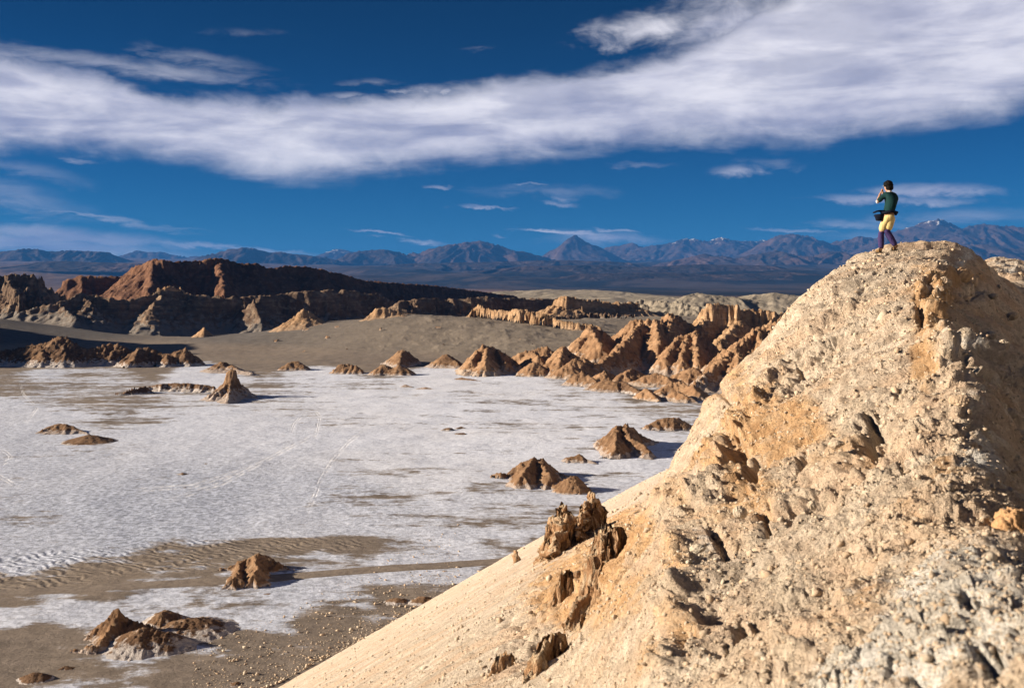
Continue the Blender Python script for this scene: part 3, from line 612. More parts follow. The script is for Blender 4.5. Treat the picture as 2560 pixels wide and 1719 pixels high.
rock('cliff', 'long dark banded cliff below the big red hill', 'cliff',
     [[(60, 775, 1120, 4), (146, 757, 1134, 8), (185, 741, 1151, 12), (216, 732, 1166, 12), (270, 745, 1165, 10), (328, 748, 1175, 10), (375, 738, 1188, 8), (405, 723, 1198, 14), (462, 730, 1208, 10), (493, 739, 1213, 16), (601, 743, 1221, 22), (655, 739, 1231, 24), (713, 731, 1241, 28),
       (771, 727, 1250, 30), (877, 726, 1268, 32), (935, 731, 1288, 30), (993, 756, 1328, 16)], [(216, 742, 1156, 4), (232, 775, 1119, 3)], [(640, 750, 1218, 4), (650, 800, 1170, 2)], [(405, 735, 1188, 3), (380, 770, 1144, 2)], [(150, 765, 1125, 3), (190, 790, 1097, 2)]],
     M['ledge'], slope=0.62, steep=2.2, lam=22, flute=3.5, gully=0.6, jag=1.0, spurs=3, seed=37, terrace=5.5, spur_len=0.6, foot_k=.62)
rock('cliff', 'pale broken rock wall on top of the dark cliff under the red hill', 'cliff', [[(400, 722, 1215), (430, 716, 1225), (470, 730, 1225), (490, 738, 1220)]], M['mesa'], slope=0.8, steep=3, cliff=12, lam=8, flute=4, jag=3, spurs=8, seed=38)
rock('cliff', 'low scalloped cliff line behind the striped mesa', 'cliff',
     [[(985, 757, 1130, 4), (1031, 747, 1135, 12), (1090, 747, 1150, 14), (1147, 748, 1165, 16), (1175, 743, 1170, 18), (1197, 741, 1180, 18), (1251, 744, 1205, 16), (1359, 747, 1250, 14), (1397, 746, 1270, 14)]],
     M['ledge'], slope=0.55, steep=2.0, lam=26, flute=7, gully=0.5, jag=1.0, spurs=3, seed=39, terrace=4)
rock('cliff', 'pale capped bluff with rock faces in the middle distance behind the mesa', 'cliff',
     [[(1390, 748, 1120, 5), (1410, 740, 1115, 12), (1424, 740, 1115, 14), (1447, 747, 1115, 12), (1490, 750, 1130, 7), (1532, 754, 1140, 6), (1590, 757, 1150, 4)]],
     M['mesa'], slope=0.5, steep=2.8, lam=9, flute=5, gully=0.7, jag=1.5, spurs=8, seed=41, terrace=4)
rock('cliff', 'low broken ledges stepping down the grey slope behind the mesa', 'cliff', [[(1380, 790, 1050, 3), (1440, 786, 1060, 4), (1500, 782, 1065, 5), (1570, 788, 1050, 4), (1640, 785, 1050, 4)]], M['ledge'], slope=0.35, steep=2.4, lam=6, flute=4, jag=2.2, spurs=6, seed=42)
rock('hill', 'rough pale broken ground between the far bluff and the rounded hills', None, [[(1555, 756, 1250), (1600, 750, 1260), (1650, 752, 1240), (1700, 757, 1220), (1760, 766, 1200)], [(1600, 762, 1180), (1680, 770, 1150), (1740, 775, 1120)]], M['pale'], slope=0.45, steep=2.2, cliff=4, lam=9, flute=5, jag=2.5, spurs=12, kind='structure', seed=43)
rock('hill', 'smooth rounded pale hill beyond the badlands', None, [[(1690, 752, 1420), (1722, 737, 1400), (1752, 732, 1400), (1790, 736, 1400), (1840, 744, 1390), (1900, 757, 1380), (1960, 770, 1360)]], M['pale'], slope=0.42, lam=40, flute=4, gully=0.3, jag=1, spurs=5, kind='structure', seed=44, round_=12)
rock('hill', 'rounded cream hill farther right behind the badlands', None, [[(1830, 745, 1650), (1890, 735, 1640), (1930, 732, 1630), (1985, 738, 1620), (2060, 745, 1620)]], M['pale'], slope=0.35, lam=40, flute=6, gully=0.5, jag=1, spurs=8, kind='structure', seed=45, round_=12)
rock('hill', 'low flat pale rise on the plain beyond the valley', None, [[(1250, 728, 3200), (1380, 724, 3100), (1500, 725, 3000), (1560, 731, 2900)], [(1340, 735, 2500), (1560, 738, 2300), (1700, 742, 2200)]], M['pale'], slope=0.10, lam=120, flute=20, gully=0.4, jag=2, spurs=10, kind='structure', seed=46, spur_slope=0.06)
# the hill just outside the left of the frame that shades the dune and the dark mounds
rock('hill', 'dark hill beyond the left edge that shades the dune', None, [[wp(-600, 660, 70), wp(-635, 720, 100), wp(-650, 800, 118), wp(-640, 880, 110), wp(-640, 930, 70)]], M['redhill'], slope=0.85, cliff=10, lam=24, spurs=12, res=3.0, kind='structure', seed=47)

# buttes and the striped mesa on the sand apron
rock('butte', 'small lone orange butte at the foot of the dark cliff', 'butte', [[(508, 816, 962), (512, 817, 960)]], M['mesa'], slope=0.85, steep=2.0, cliff=2.5, spurs=3, seed=51, group='buttes standing on the grey sand')
rock('butte', 'tall cone butte with striped rock cap right of the dark cliff', 'butte', [[(740, 786, 935, 3), (752, 776, 935, 7), (760, 771, 935, 9), (770, 774, 935, 7), (790, 789, 935, 2)]], M['mesa'], slope=0.55, steep=1.5, spurs=5, seed=52, terrace=1.6, jag=.6, group='buttes standing on the grey sand')
rock('butte', 'low flat topped butte between the cone butte and the striped mesa', 'butte', [[(922, 785, 925, 4), (940, 770, 925, 8), (955, 768, 925, 8), (975, 772, 925, 6), (1000, 779, 925, 2)]], M['mesa'], slope=0.42, steep=1.7, spurs=4, seed=53, terrace=1.8, jag=.6, group='buttes standing on the grey sand')
rock('mesa', 'long striped mesa wall with a sunlit fluted face', 'mesa',
     [[(1170, 785, 925, 2), (1188, 768, 922, 10), (1200, 759, 920, 14), (1210, 767, 915, 13), (1235, 775, 908, 12), (1262, 775, 900, 13), (1289, 774, 892, 15), (1312, 773, 888, 15), (1325, 776, 885, 15), (1359, 787, 876, 13), (1393, 798, 868, 9), (1425, 803, 862, 7), (1455, 809, 856, 6), (1500, 816, 848, 4)]],
     M['mesa'], slope=0.40, steep=3.2, lam=15, flute=5.0, gully=0.5, jag=0.5, spurs=0, seed=54, terrace=2.6, res=0.8, rough=0.6, ledge=(0.9, 2.2))
for k, (a, b, D, dx, dy, lb) in enumerate([(825, 842, 880, 20, 0, 'thin brown ledge breaking the sand below the cone butte'), (770, 822, 915, 16, 2, 'small brown outcrop just right of the cone butte'), (850, 815, 925, 22, -2, 'broken brown outcrop halfway between cone butte and flat butte'),
        (700, 850, 870, 26, 3, 'long low ledge on the sand left of the cracked ground'), (955, 822, 905, 9, 0, 'lone dark rock below the flat topped butte'), (1095, 818, 900, 12, 0, 'pale boulder pile on the slope below the mesa end'), (1110, 862, 820, 8, 0, 'small rock at the foot of the mesa slope'),
        (1040, 850, 835, 8, 0, 'tiny rock low on the sand slope'), (870, 872, 790, 26, 0, 'faint low ledge on the sand above the salt edge'), (1300, 848, 800, 14, -1, 'dark blocky outcrop on the slope under the mesa'), (1325, 858, 790, 14, 0, 'dark broken rocks just above the badland cones'), (760, 878, 800, 6, 0, 'smallest rock on the sand, above the row of knolls')]):
    D = ground_hit(a, b+2)
    rock('rock_outcrop', lb, 'rock outcrop', [[(a-dx, b+1, D), (a-dx*.3, b-3, D), (a+dx*.4, b-2+dy*.5, D), (a+dx, b+dy, D)]], M['badland'], slope=0.5, steep=2.2, cliff=1.6, lam=2.5, flute=1.2, jag=.7, spurs=3, seed=60+k*7, group='low outcrops on the grey sand slope')

# badlands at the right, under the near ridge
B = M['badland']
def bad(label, lines, **kw):
    kw.setdefault('slope', 0.78); kw.setdefault('steep', 1.8); kw.setdefault('spurs', 6); kw.setdefault('gully', 1.1)
    return rock('badland_ridge', label, 'clay ridge', lines, kw.pop('mat', B), group='bare clay ridges below the near slope', spur_slope=0.7, **kw)
bad('square topped clay butte with banded cliff high above the badlands', [[(1745, 790, 800, 3), (1774, 761, 795, 12), (1790, 757, 795, 14), (1842, 764, 795, 14), (1850, 778, 800, 10), (1871, 773, 805, 10), (1932, 778, 800, 12), (1967, 785, 800, 12), (2060, 790, 800, 10)], [(1765, 797, 785, 1), (1700, 850, 740, 0), (1665, 893, 700, 0)], [(1850, 800, 780, 1), (1800, 850, 720, 0)], [(1932, 800, 770, 0), (1880, 880, 690, 0)]], mat=M['mesa'], lam=8, flute=3, seed=71, terrace=2.4, steep=2.6, jag=.6, ledge=(0.9, 2.4), rough=.6)
bad('small peaked ridge between the twin ridge and the square butte', [[(1650, 802, 780), (1678, 783, 780), (1695, 790, 780), (1722, 806, 775)], [(1678, 785, 780), (1670, 830, 730)]], lam=7, seed=72)
bad('steep clay peak left of the twin topped ridge', [[(1425, 872, 745), (1452, 842, 748), (1478, 815, 750), (1490, 822, 750), (1520, 835, 750), (1545, 862, 745)], [(1478, 817, 750), (1500, 860, 705)]], lam=8, seed=73, slope=0.95)
bad('tall twin topped clay ridge running down to the salt', [[(1540, 838, 780), (1565, 812, 770), (1589, 796, 765), (1604, 801, 760), (1632, 798, 755), (1655, 802, 760), (1672, 830, 765)], [(1604, 801, 760), (1575, 840, 710), (1540, 880, 660), (1498, 905, 625)], [(1640, 800, 755), (1648, 850, 690)]], lam=8, seed=74, slope=0.95, spurs=12)
bad('fluted clay ridge in front of the square butte', [[(1672, 880, 690), (1700, 838, 700), (1740, 828, 700), (1762, 845, 700), (1790, 870, 690)], [(1700, 840, 700), (1665, 890, 640)], [(1740, 830, 700), (1745, 900, 630)], [(1720, 835, 700), (1705, 895, 635)]], lam=6, seed=75, spurs=10, slope=0.95)
bad('long clay spur descending left from under the near ridge', [[(1960, 800, 640), (1900, 822, 640), (1885, 826, 635), (1840, 868, 600), (1800, 905, 570), (1760, 940, 545), (1728, 968, 530)], [(1900, 824, 640), (1905, 870, 590)], [(1840, 868, 600), (1850, 930, 540)]], lam=7, seed=76, spurs=12)
bad('sharp small cone among the salt streaked badlands', [[(1614, 969, 505), (1620, 970, 505)], [(1614, 970, 505), (1650, 1000, 490)]], spurs=7, seed=77, lam=3)
bad('brown saw edged clay rib above the sharp small cone', [[(1535, 955, 545), (1560, 952, 540), (1580, 965, 530), (1600, 978, 520)]], spurs=6, seed=78, lam=3, mat=M['mound_dark'])
bad('cluster of low domes nearest the sand flat', [[(1650, 975, 515), (1680, 955, 520), (1700, 952, 520), (1720, 962, 515)], [(1730, 960, 510), (1750, 985, 500)], [(1690, 975, 500), (1720, 990, 490)]], spurs=12, seed=79, lam=4, slope=.6, round_=1.5)
bad('low rounded clay knobs behind the domes', [[(1610, 940, 570), (1640, 932, 570), (1668, 940, 565)], [(1700, 930, 575), (1732, 917, 575), (1752, 930, 570)]], spurs=10, seed=80, lam=4, slope=.55, round_=1.5)
bad('pair of smooth clay cones with white feet', [[(1510, 926, 585), (1514, 926, 585)], [(1560, 932, 580), (1578, 920, 585), (1590, 926, 585)]], spurs=6, seed=81, lam=4, slope=.6, round_=1.2)
bad('rough dark knob at the left end of the badlands', [[(1440, 936, 570), (1457, 926, 570), (1468, 936, 568), (1490, 948, 560)]], spurs=7, seed=82, lam=3, mat=M['mound'])
bad('low crusted hump in front of the rough dark knob', [[(1500, 958, 545), (1515, 947, 545), (1540, 955, 540)]], spurs=5, seed=83, lam=3, slope=.5, mat=M['mound'])
bad('folded clay mound below the steep peak', [[(1380, 905, 655), (1395, 880, 660), (1408, 864, 660), (1416, 868, 660), (1440, 895, 655)], [(1408, 866, 660), (1400, 900, 625)]], spurs=12, seed=84, lam=5, slope=.95)
bad('row of small lumps behind the folded mound', [[(1300, 880, 690), (1340, 872, 690), (1366, 866, 690), (1380, 876, 690)], [(1330, 878, 680), (1345, 890, 660)]], spurs=8, seed=85, lam=4)
bad('knobbly clay mound at the edge of the salt', [[(1312, 921, 625), (1325, 908, 628), (1335, 904, 628), (1345, 906, 628), (1358, 920, 625)]], spurs=10, seed=86, lam=3)
bad('pair of little rounded cones beside the folded mound', [[(1430, 900, 620), (1441, 894, 622), (1450, 900, 620)], [(1455, 893, 630), (1458, 892, 630)], [(1408, 915, 610), (1425, 908, 610)]], spurs=4, seed=87, lam=3, slope=.7, round_=1)
bad('wide ribbed clay mound with a notched double peak', [[(1150, 918, 655), (1180, 890, 660), (1196, 872, 662), (1208, 861, 662), (1218, 866, 662), (1231, 864, 665), (1242, 872, 665), (1280, 895, 665), (1300, 915, 655)], [(1196, 872, 662), (1180, 900, 635)], [(1242, 872, 665), (1262, 905, 640)], [(1218, 868, 660), (1215, 900, 628)]], spurs=16, seed=88, lam=4, slope=1.0, gully=1.6)

# ------------------------------------------------------------------ knolls standing on the salt
MG = 'brown clay knolls rising from the salt flat'
def knoll(label, lines, mat='mound', **kw):
    kw.setdefault('slope', 0.7); kw.setdefault('spurs', 7); kw.setdefault('steep', 1.9)
    return rock('clay_knoll', label, 'clay knoll', lines, M[mat], group=MG, **kw)
def K(px, py, D, w_=0): return [(px-w_, py+1, D), (px, py, D), (px+w_, py+1, D)] if w_ else [(px, py, D), (px+1, py, D)]
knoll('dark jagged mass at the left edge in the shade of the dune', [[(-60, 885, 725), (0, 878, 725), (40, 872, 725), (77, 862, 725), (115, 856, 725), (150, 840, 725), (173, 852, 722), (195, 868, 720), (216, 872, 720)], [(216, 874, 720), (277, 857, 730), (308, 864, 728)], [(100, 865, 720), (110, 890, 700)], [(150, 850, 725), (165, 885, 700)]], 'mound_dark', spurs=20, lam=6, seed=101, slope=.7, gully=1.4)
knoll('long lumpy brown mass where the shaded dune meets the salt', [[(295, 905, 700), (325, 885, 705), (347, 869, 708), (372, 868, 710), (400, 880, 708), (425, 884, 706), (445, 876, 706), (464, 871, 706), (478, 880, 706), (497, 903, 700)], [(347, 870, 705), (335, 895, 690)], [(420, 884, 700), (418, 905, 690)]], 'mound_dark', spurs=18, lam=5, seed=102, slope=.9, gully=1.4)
knoll('rock pinnacle with a stump top and wide salt streaked skirt', [[(570, 926, 512, 6), (578, 923, 512, 6), (585, 926, 512, 6)], [(577, 946, 512, 0), (556, 968, 508, 0), (522, 986, 500, 0)], [(580, 948, 512, 0), (600, 972, 510, 0), (632, 986, 506, 0)], [(577, 948, 511, 0), (575, 975, 500, 0), (570, 994, 486, 0)], [(577, 950, 511, 0), (545, 978, 498, 0)]], slope=0.85, steep=3.0, lam=3.0, flute=0.7, jag=.4, spurs=5, seed=103, foot_k=.55, res=1.0)
knoll('long low dark whaleback just left of the pinnacle', [[(366, 966, 540), (400, 960, 540), (430, 957, 540), (470, 958, 538), (510, 962, 535), (535, 966, 532)]], 'mound_dark', spurs=5, lam=5, seed=104, slope=.5, round_=1.5, foot_k=.9, cliff=2)
knoll('thin crooked rock reef at the left end of the whaleback', [[(178, 993, 520), (189, 981, 520), (215, 983, 520), (250, 975, 520), (275, 982, 520), (304, 980, 520), (330, 969, 525), (366, 965, 530)]], 'mound_dark', spurs=6, lam=2.5, seed=105, slope=.6, steep=2.5, cliff=1.5, jag=.8)
knoll('white footed cone behind the pinnacle', [K(555, 904, 655, 5), [(580, 912, 650), (600, 925, 640), (630, 930, 630)]], spurs=6, seed=106, slope=.5, foot_k=.8)
knoll('ragged knob on the far salt edge right of the pinnacle', [[(718, 908, 665), (732, 902, 668), (745, 902, 668), (760, 912, 665)]], spurs=9, seed=107, lam=3)
knoll('broken wall of dark rock on the far salt', [[(838, 920, 640), (848, 910, 642), (870, 909, 642), (892, 913, 640), (905, 922, 638)]], spurs=8, seed=108, lam=2.6, cliff=2)
knoll('pointed cone with one sharp ridge at the foot of the sand slope', [[(985, 890, 708), (1000, 876, 712), (1008, 873, 712), (1016, 882, 710), (1035, 898, 705)], [(1005, 875, 712), (1000, 895, 690)]], spurs=6, seed=109, slope=.75)
knoll('double hump in front of the pointed cone', [[(945, 925, 632), (958, 910, 634), (972, 915, 634)], [(985, 918, 632), (998, 911, 632), (1012, 916, 632), (1022, 926, 628)]], spurs=9, seed=110, lam=2.5)
knoll('little cone between the pointed cone and the ribbed mound', [K(1116, 884, 690, 4), [(1130, 897, 685), (1145, 905, 680)]], spurs=5, seed=111, slope=.65)
knoll('low brown swell lying in front of the ribbed mound', [[(1130, 948, 600), (1154, 943, 600), (1185, 948, 595), (1208, 953, 590), (1230, 961, 580)]], spurs=4, seed=112, slope=.3, round_=1)
knoll('pale crusted hump in the open salt, the left of a close pair', [[(1000, 967, 560), (1014, 961, 560), (1028, 965, 558)]], spurs=4, seed=113, slope=.35, foot_k=1.0)
knoll('flatter crusted hump in the open salt, the right of a close pair', [[(1045, 970, 550), (1064, 967, 550), (1085, 972, 548)]], spurs=4, seed=213, slope=.35, foot_k=1.0)
knoll('pale crusted mound with brown shoulders in the left salt', [[(95, 1090, 388), (118, 1068, 392), (140, 1058, 394), (165, 1058, 394), (190, 1070, 392), (220, 1082, 388)]], spurs=9, seed=114, lam=4, slope=.55, foot_k=.7, round_=1)
knoll('smooth brown dome in front of the pale crusted mound', [[(205, 1090, 370), (222, 1086, 370), (240, 1089, 370)]], 'mound_dark', spurs=2, seed=115, slope=.28, round_=1.5, foot_k=.2, gully=.2)
knoll('thin dark reef in the open salt below the pinnacle', [[(436, 1084, 395), (450, 1080, 395), (480, 1078, 397), (500, 1081, 396), (530, 1085, 394), (550, 1086, 392)]], 'mound_dark', spurs=3, seed=116, lam=1.5, slope=.6, jag=.4)
for k, (a, b, D, lb) in enumerate([(432, 1007, 485, 'tiny hump left of the pinnacle foot'), (540, 1042, 436, 'tiny dark sliver below the pinnacle'), (514, 1158, 325, 'small hump in the middle salt, upper of two'), (457, 1181, 308, 'small brown hump in the middle salt, lower of two'), (463, 1217, 288, 'thin low ridge alone in the salt'),
        (1390, 1014, 474, 'small dark hump on the salt in front of the badlands'), (668, 1482, 190, 'low dark knob beside the near road mound'), (991, 1493, 186, 'small knob where the pale slope meets the sand'), (590, 1703, 148, 'little knob at the bottom edge of the picture'), (1060, 1490, 186, 'small bump at the very foot of the pale slope'), (168, 1664, 154, 'tiny dark stub below the near crag')]):
    knoll(lb, [[(a-9, b+2, D), (a, b, D), (a+12, b+2.5, D)]], 'mound_dark', spurs=3, seed=120+k, slope=.4, lam=1.5)
knoll('little peak in the open salt, left of a group of three', [K(1121, 1068, 398, 5)], 'mound_dark', spurs=4, seed=135, lam=2, slope=.55)
knoll('little peak in the open salt, at the back of a group of three', [[(1145, 1069, 402), (1152, 1065, 404), (1165, 1071, 402)]], 'mound_dark', spurs=3, seed=235, lam=2, slope=.45)
knoll('little low peak in the open salt, at the front of a group of three', [[(1140, 1082, 388), (1158, 1081, 388)]], 'mound_dark', spurs=3, seed=236, lam=2, slope=.45)
knoll('large knoll with two peaks and a shadowed gully', [[(1495, 1108, 362), (1520, 1080, 362), (1543, 1062, 362), (1555, 1067, 363), (1566, 1058, 364), (1580, 1068, 366), (1605, 1090, 368), (1640, 1102, 368), (1670, 1112, 368)], [(1543, 1064, 362), (1540, 1110, 338)], [(1566, 1060, 364), (1575, 1090, 350), (1620, 1122, 338)]], spurs=12, seed=136, lam=4, slope=.95)
knoll('flat backed loaf shaped knoll behind the two peaked one', [[(1615, 1062, 400), (1645, 1048, 402), (1670, 1043, 402), (1697, 1043, 402), (1715, 1055, 402), (1735, 1062, 402), (1790, 1070, 405)]], spurs=6, seed=137, lam=3, slope=.9)
knoll('low rough knoll with pale ledges right of centre', [[(1412, 1150, 330), (1420, 1142, 330), (1447, 1134, 330), (1455, 1140, 330), (1475, 1148, 328), (1492, 1160, 325)], [(1510, 1156, 325), (1530, 1150, 325), (1560, 1160, 323)]], spurs=9, seed=138, lam=2.6, slope=.65, foot_k=.6)
knoll('big sprawling knoll with a square block at its left end', [[(1228, 1185, 300, 5), (1250, 1180, 300, 5), (1268, 1184, 302, 3), (1300, 1158, 304, 0), (1331, 1143, 305, 0), (1341, 1148, 305, 0), (1352, 1146, 305, 0), (1365, 1158, 305, 0), (1400, 1182, 302, 0), (1425, 1192, 300, 0)], [(1331, 1145, 305, 0), (1310, 1180, 290, 0)], [(1352, 1150, 305, 0), (1372, 1185, 290, 0)]], spurs=10, seed=139, lam=3.5, slope=.8)
knoll('steep round topped cone in front of the sprawling knoll', [[(1426, 1189, 284), (1432, 1188, 284), (1440, 1191, 284)]], spurs=5, seed=140, lam=3, slope=.85, round_=1.0, foot_k=.15)
knoll('brown knoll with a square left shoulder standing by the road', [[(546, 1419, 204, 2), (560, 1420, 204, 1.5), (585, 1412, 205, 0), (615, 1396, 206, 0), (645, 1386, 206, 0), (658, 1386, 206, 0), (672, 1394, 206, 0), (705, 1412, 206, 0), (735, 1424, 205, 0), (790, 1436, 204, 0)], [(640, 1388, 206, 0), (640, 1430, 196, 0)], [(600, 1405, 205, 0), (590, 1440, 195, 0)]], spurs=12, seed=141, lam=2.2, slope=.95, jag=.5, gully=1.5)
knoll('dark crag with a stubby peak in the lower left corner', [[(175, 1612, 166, 1), (200, 1608, 166, .5), (235, 1592, 167, 0), (270, 1548, 168, 0), (283, 1524, 168, 1.5), (292, 1521, 168, 1.5), (305, 1535, 168, 1), (325, 1550, 168, 0), (365, 1560, 168, 0)], [(290, 1540, 168, 0), (262, 1590, 163, 0), (235, 1612, 160, 1), (180, 1625, 160, .5)]], 'mound', spurs=10, seed=142, lam=1.6, slope=.8, jag=.5, steep=2.6)
knoll('smooth grey brown dome leaning on the dark crag', [[(335, 1575, 163), (356, 1568, 163), (385, 1574, 163), (420, 1580, 163)]], 'mound_dark', spurs=3, seed=143, slope=.5, round_=.8, foot_k=.8)
knoll('small broken knob right of the dark crag', [[(402, 1530, 174), (412, 1524, 174), (428, 1530, 174), (450, 1538, 174)], [(440, 1552, 170), (480, 1556, 170)]], 'mound_dark', spurs=7, seed=144, lam=1.2, slope=.55, foot_k=.7)
knoll('low swell with a dark lip right of the small broken knob', [[(465, 1546, 171), (490, 1545, 171), (515, 1550, 171)]], 'mound_dark', spurs=3, seed=145, lam=1.5, slope=.3, foot_k=.8)
knoll('low broken rubble ledge beyond the road, right of the road knoll', [[(840, 1411, 212), (870, 1402, 213), (880, 1399, 213), (905, 1404, 213), (930, 1400, 213), (970, 1406, 212)]], 'mound', spurs=6, seed=146, lam=1.2, slope=.5, jag=.5)
knoll('rounded dark dome at the bottom left corner', [[(60, 1688, 150), (85, 1679, 150), (105, 1682, 150)]], 'mound_dark', spurs=2, seed=147, slope=.5, round_=.8, foot_k=.2)

# ------------------------------------------------------------------ the near hillside: a gravel flank rising to the crest the walker stands on
PA, PB, PC = 1.35, 0.56, 0.268
def plane_py(px, D): return HY+FPX*(PA/D+PC)-PB*(px-CX)
HP = [(1600, 1800, 4), (1800, 1640, 4), (2000, 1535, 4), (2225, 1400, 4), (2400, 1335, 4), (2500, 1330, 4), (2600, 1360, 4), (2780, 1480, 4),
      (1600, 2500, 2.2), (1800, 2050, 2.2), (2000, 1860, 2.2), (2225, 1720, 2.2), (2440, 1620, 2.2), (2560, 1575, 2.2), (2800, 1600, 2.2),
      (1700, 3400, 1.2), (2000, 2900, 1.2), (2300, 2350, 1.2), (2560, 2120, 1.2), (3000, 1950, 1.2), (2560, 3000, .7), (1700, 4600, .7), (3200, 2500, .7),
      (1600, 1480, 7), (1800, 1340, 7), (2000, 1235, 7), (2225, 1120, 7), (2340, 1082, 7), (2450, 1076, 7), (2500, 1108, 7), (2560, 1170, 7), (2650, 1270, 7), (2850, 1480, 7),
      (1600, 1310, 12), (1700, 1215, 12), (1800, 1130, 12), (1900, 1070, 12), (2000, 1010, 12), (2150, 930, 12), (2270, 880, 12), (2370, 860, 12), (2430, 868, 12), (2490, 908, 12), (2570, 970, 12), (2700, 1075, 12), (2850, 1195, 12),
      (1650, 1230, 18), (1750, 1060, 18), (1850, 950, 18), (2000, 850, 18), (2150, 770, 18), (2260, 724, 18), (2320, 710, 18), (2360, 724, 18), (2420, 768, 18), (2500, 830, 18), (2600, 905, 18), (2800, 1000, 18),
      (1600, 1300, 24), (1700, 1160, 24), (1754, 1047, 22), (1850, 930, 22), (1962, 795, 22), (2060, 694, 23), (2138, 648, 24), (2225, 628, 24.5), (2300, 626, 25), (2350, 627, 25.5), (2405, 638, 26), (2455, 672, 26), (2530, 740, 26), (2650, 835, 26), (2850, 960, 26),
      (1700, 1230, 34), (1850, 1090, 34), (2000, 900, 34), (2138, 750, 34), (2250, 700, 34), (2360, 680, 34), (2450, 692, 36), (2560, 710, 34), (2700, 760, 36),
      (2440, 662, 46), (2490, 650, 46), (2560, 662, 47), (2700, 690, 48), (2250, 745, 50), (2000, 980, 60), (1850, 1120, 60), (2300, 790, 70), (2560, 740, 70), (2800, 770, 70),
      (2000, 1050, 120), (2300, 900, 120), (2560, 830, 120), (2800, 830, 120), (2300, 960, 250), (2800, 900, 250), (2000, 1050, 250)]
for D in (1.2, 2.2, 4, 7, 12, 20, 34, 60, 120, 250, 330):
    for px in (-1200, -200, 500, 1000, 1350): HP.append((px, plane_py(px, D), D))
for D in (34, 60, 120, 250): HP.append((1500, plane_py(1500, D)+4, D)); HP.append((1650, plane_py(1650, D)+8, D))
HP += [(1480, plane_py(1480, 12), 12), (1480, plane_py(1480, 20), 20), (1550, plane_py(1550, 26)-10, 26), (1450, plane_py(1450, 7)-10, 7), (1450, plane_py(1450, 4), 4)]
_P = [(p[0]/420.0, math.log(p[2])*1.25) for p in HP]; _V = [(p[1]-plane_py(p[0], p[2]))*min(1, p[2]/3.0) for p in HP]
HM = tps_fit(_P, _V, 2e-3)
def hill_base(x, y):
    """height of the hillside before its rough surface, from forward distance y and sideways x"""
    y = np.maximum(y, 0.25); px = CX+FPX*x/y
    res = tps(HM, np.clip(px, -1500, 3400)/420.0, np.log(np.clip(y, 0.6, 340))*1.25)/np.minimum(1, y/3.0)
    res = res*(1-sst(-px, -1000, -300)) if False else res
    py = plane_py(px, y)+res
    return EYE-(py-HY)/FPX*y
ORANGE = [(1880, 1050, 95, 90, .9), (1860, 1200, 60, 70, .8), (1990, 1040, 70, 50, .7), (2330, 760, 55, 90, .75), (2310, 900, 40, 90, .8), (2400, 690, 70, 30, .6), (2140, 1090, 90, 35, .45), (1790, 1130, 60, 60, .6), (1700, 1250, 60, 60, .5), (1530, 1340, 110, 70, 1.0),
          (1470, 1480, 130, 90, 1.0), (1560, 1480, 90, 90, .5), (2480, 1300, 60, 60, .5), (2300, 1290, 70, 60, .5), (2170, 1490, 80, 40, .6), (1700, 1560, 60, 60, .6), (1640, 1650, 60, 60, .6), (2060, 960, 50, 30, .4), (1690, 1420, 40, 90, .45), (2380, 1180, 60, 90, .45), (1940, 900, 40, 30, .4),
          (1400, 1600, 80, 50, .45), (2100, 1560, 70, 30, .5), (1800, 1300, 60, 60, .3), (2050, 1120, 110, 22, .4)]
GREY = [(2150, 700, 130, 60, .7), (2100, 820, 160, 110, .55), (2000, 1230, 150, 120, .6), (1850, 1400, 160, 80, .55), (2200, 1020, 90, 120, .5), (1950, 1450, 170, 90, .6), (2050, 1330, 120, 80, .55), (1700, 1230, 70, 40, .5), (1950, 800, 60, 60, .4), (1480, 1330, 60, 60, .5), (1800, 1600, 120, 60, .5), (2450, 900, 120, 200, .5)]
WHITE = [(2400, 1560, 240, 170, 1.1), (2500, 1400, 120, 60, .6), (2180, 1670, 200, 90, .8), (2400, 650, 50, 18, .8), (2400, 870, 90, 50, .55), (2480, 1100, 90, 130, .6), (2440, 1000, 70, 60, .6), (2520, 660, 60, 25, .6), (1740, 1330, 60, 20, .5), (2350, 730, 60, 30, .45)]
CRACK = [([(1868, 1005), (1872, 1060), (1842, 1110), (1812, 1160)], 16, .50), ([(2185, 1008), (2160, 1045), (2140, 1085)], 13, .55), ([(1885, 1120), (1862, 1180)], 12, .30), ([(2330, 690), (2320, 730), (2300, 780), (2305, 810)], 9, .25), ([(1990, 1100), (1975, 1150)], 9, .22),
         ([(1905, 1240), (1890, 1290)], 8, .2), ([(1720, 1560), (1690, 1610), (1650, 1660)], 13, .22), ([(1900, 1545), (1850, 1560), (1815, 1620)], 16, .30), ([(2400, 690), (2440, 720), (2460, 740)], 14, .25), ([(2340, 850), (2400, 900), (2440, 950)], 14, .18),
         ([(2300, 1480), (2370, 1475)], 10, .08), ([(2430, 1560), (2490, 1570)], 14, .08), ([(2470, 1700), (2520, 1660)], 26, .14), ([(2280, 1710), (2330, 1700)], 14, .06), ([(2160, 715), (2150, 740)], 6, .12), ([(2075, 660), (2110, 655)], 5, .1),
         ([(1935, 1265), (1980, 1225), (2010, 1190)], 8, .12), ([(2070, 1230), (2110, 1190)], 7, .08), ([(1800, 920), (1812, 960), (1800, 1000)], 8, .25), ([(1745, 1105), (1760, 1140)], 7, .2), ([(1770, 1300), (1800, 1350), (1790, 1420)], 9, .18), ([(1990, 890), (1985, 925)], 8, .2), ([(2240, 1120), (2262, 1160)], 9, .12)]
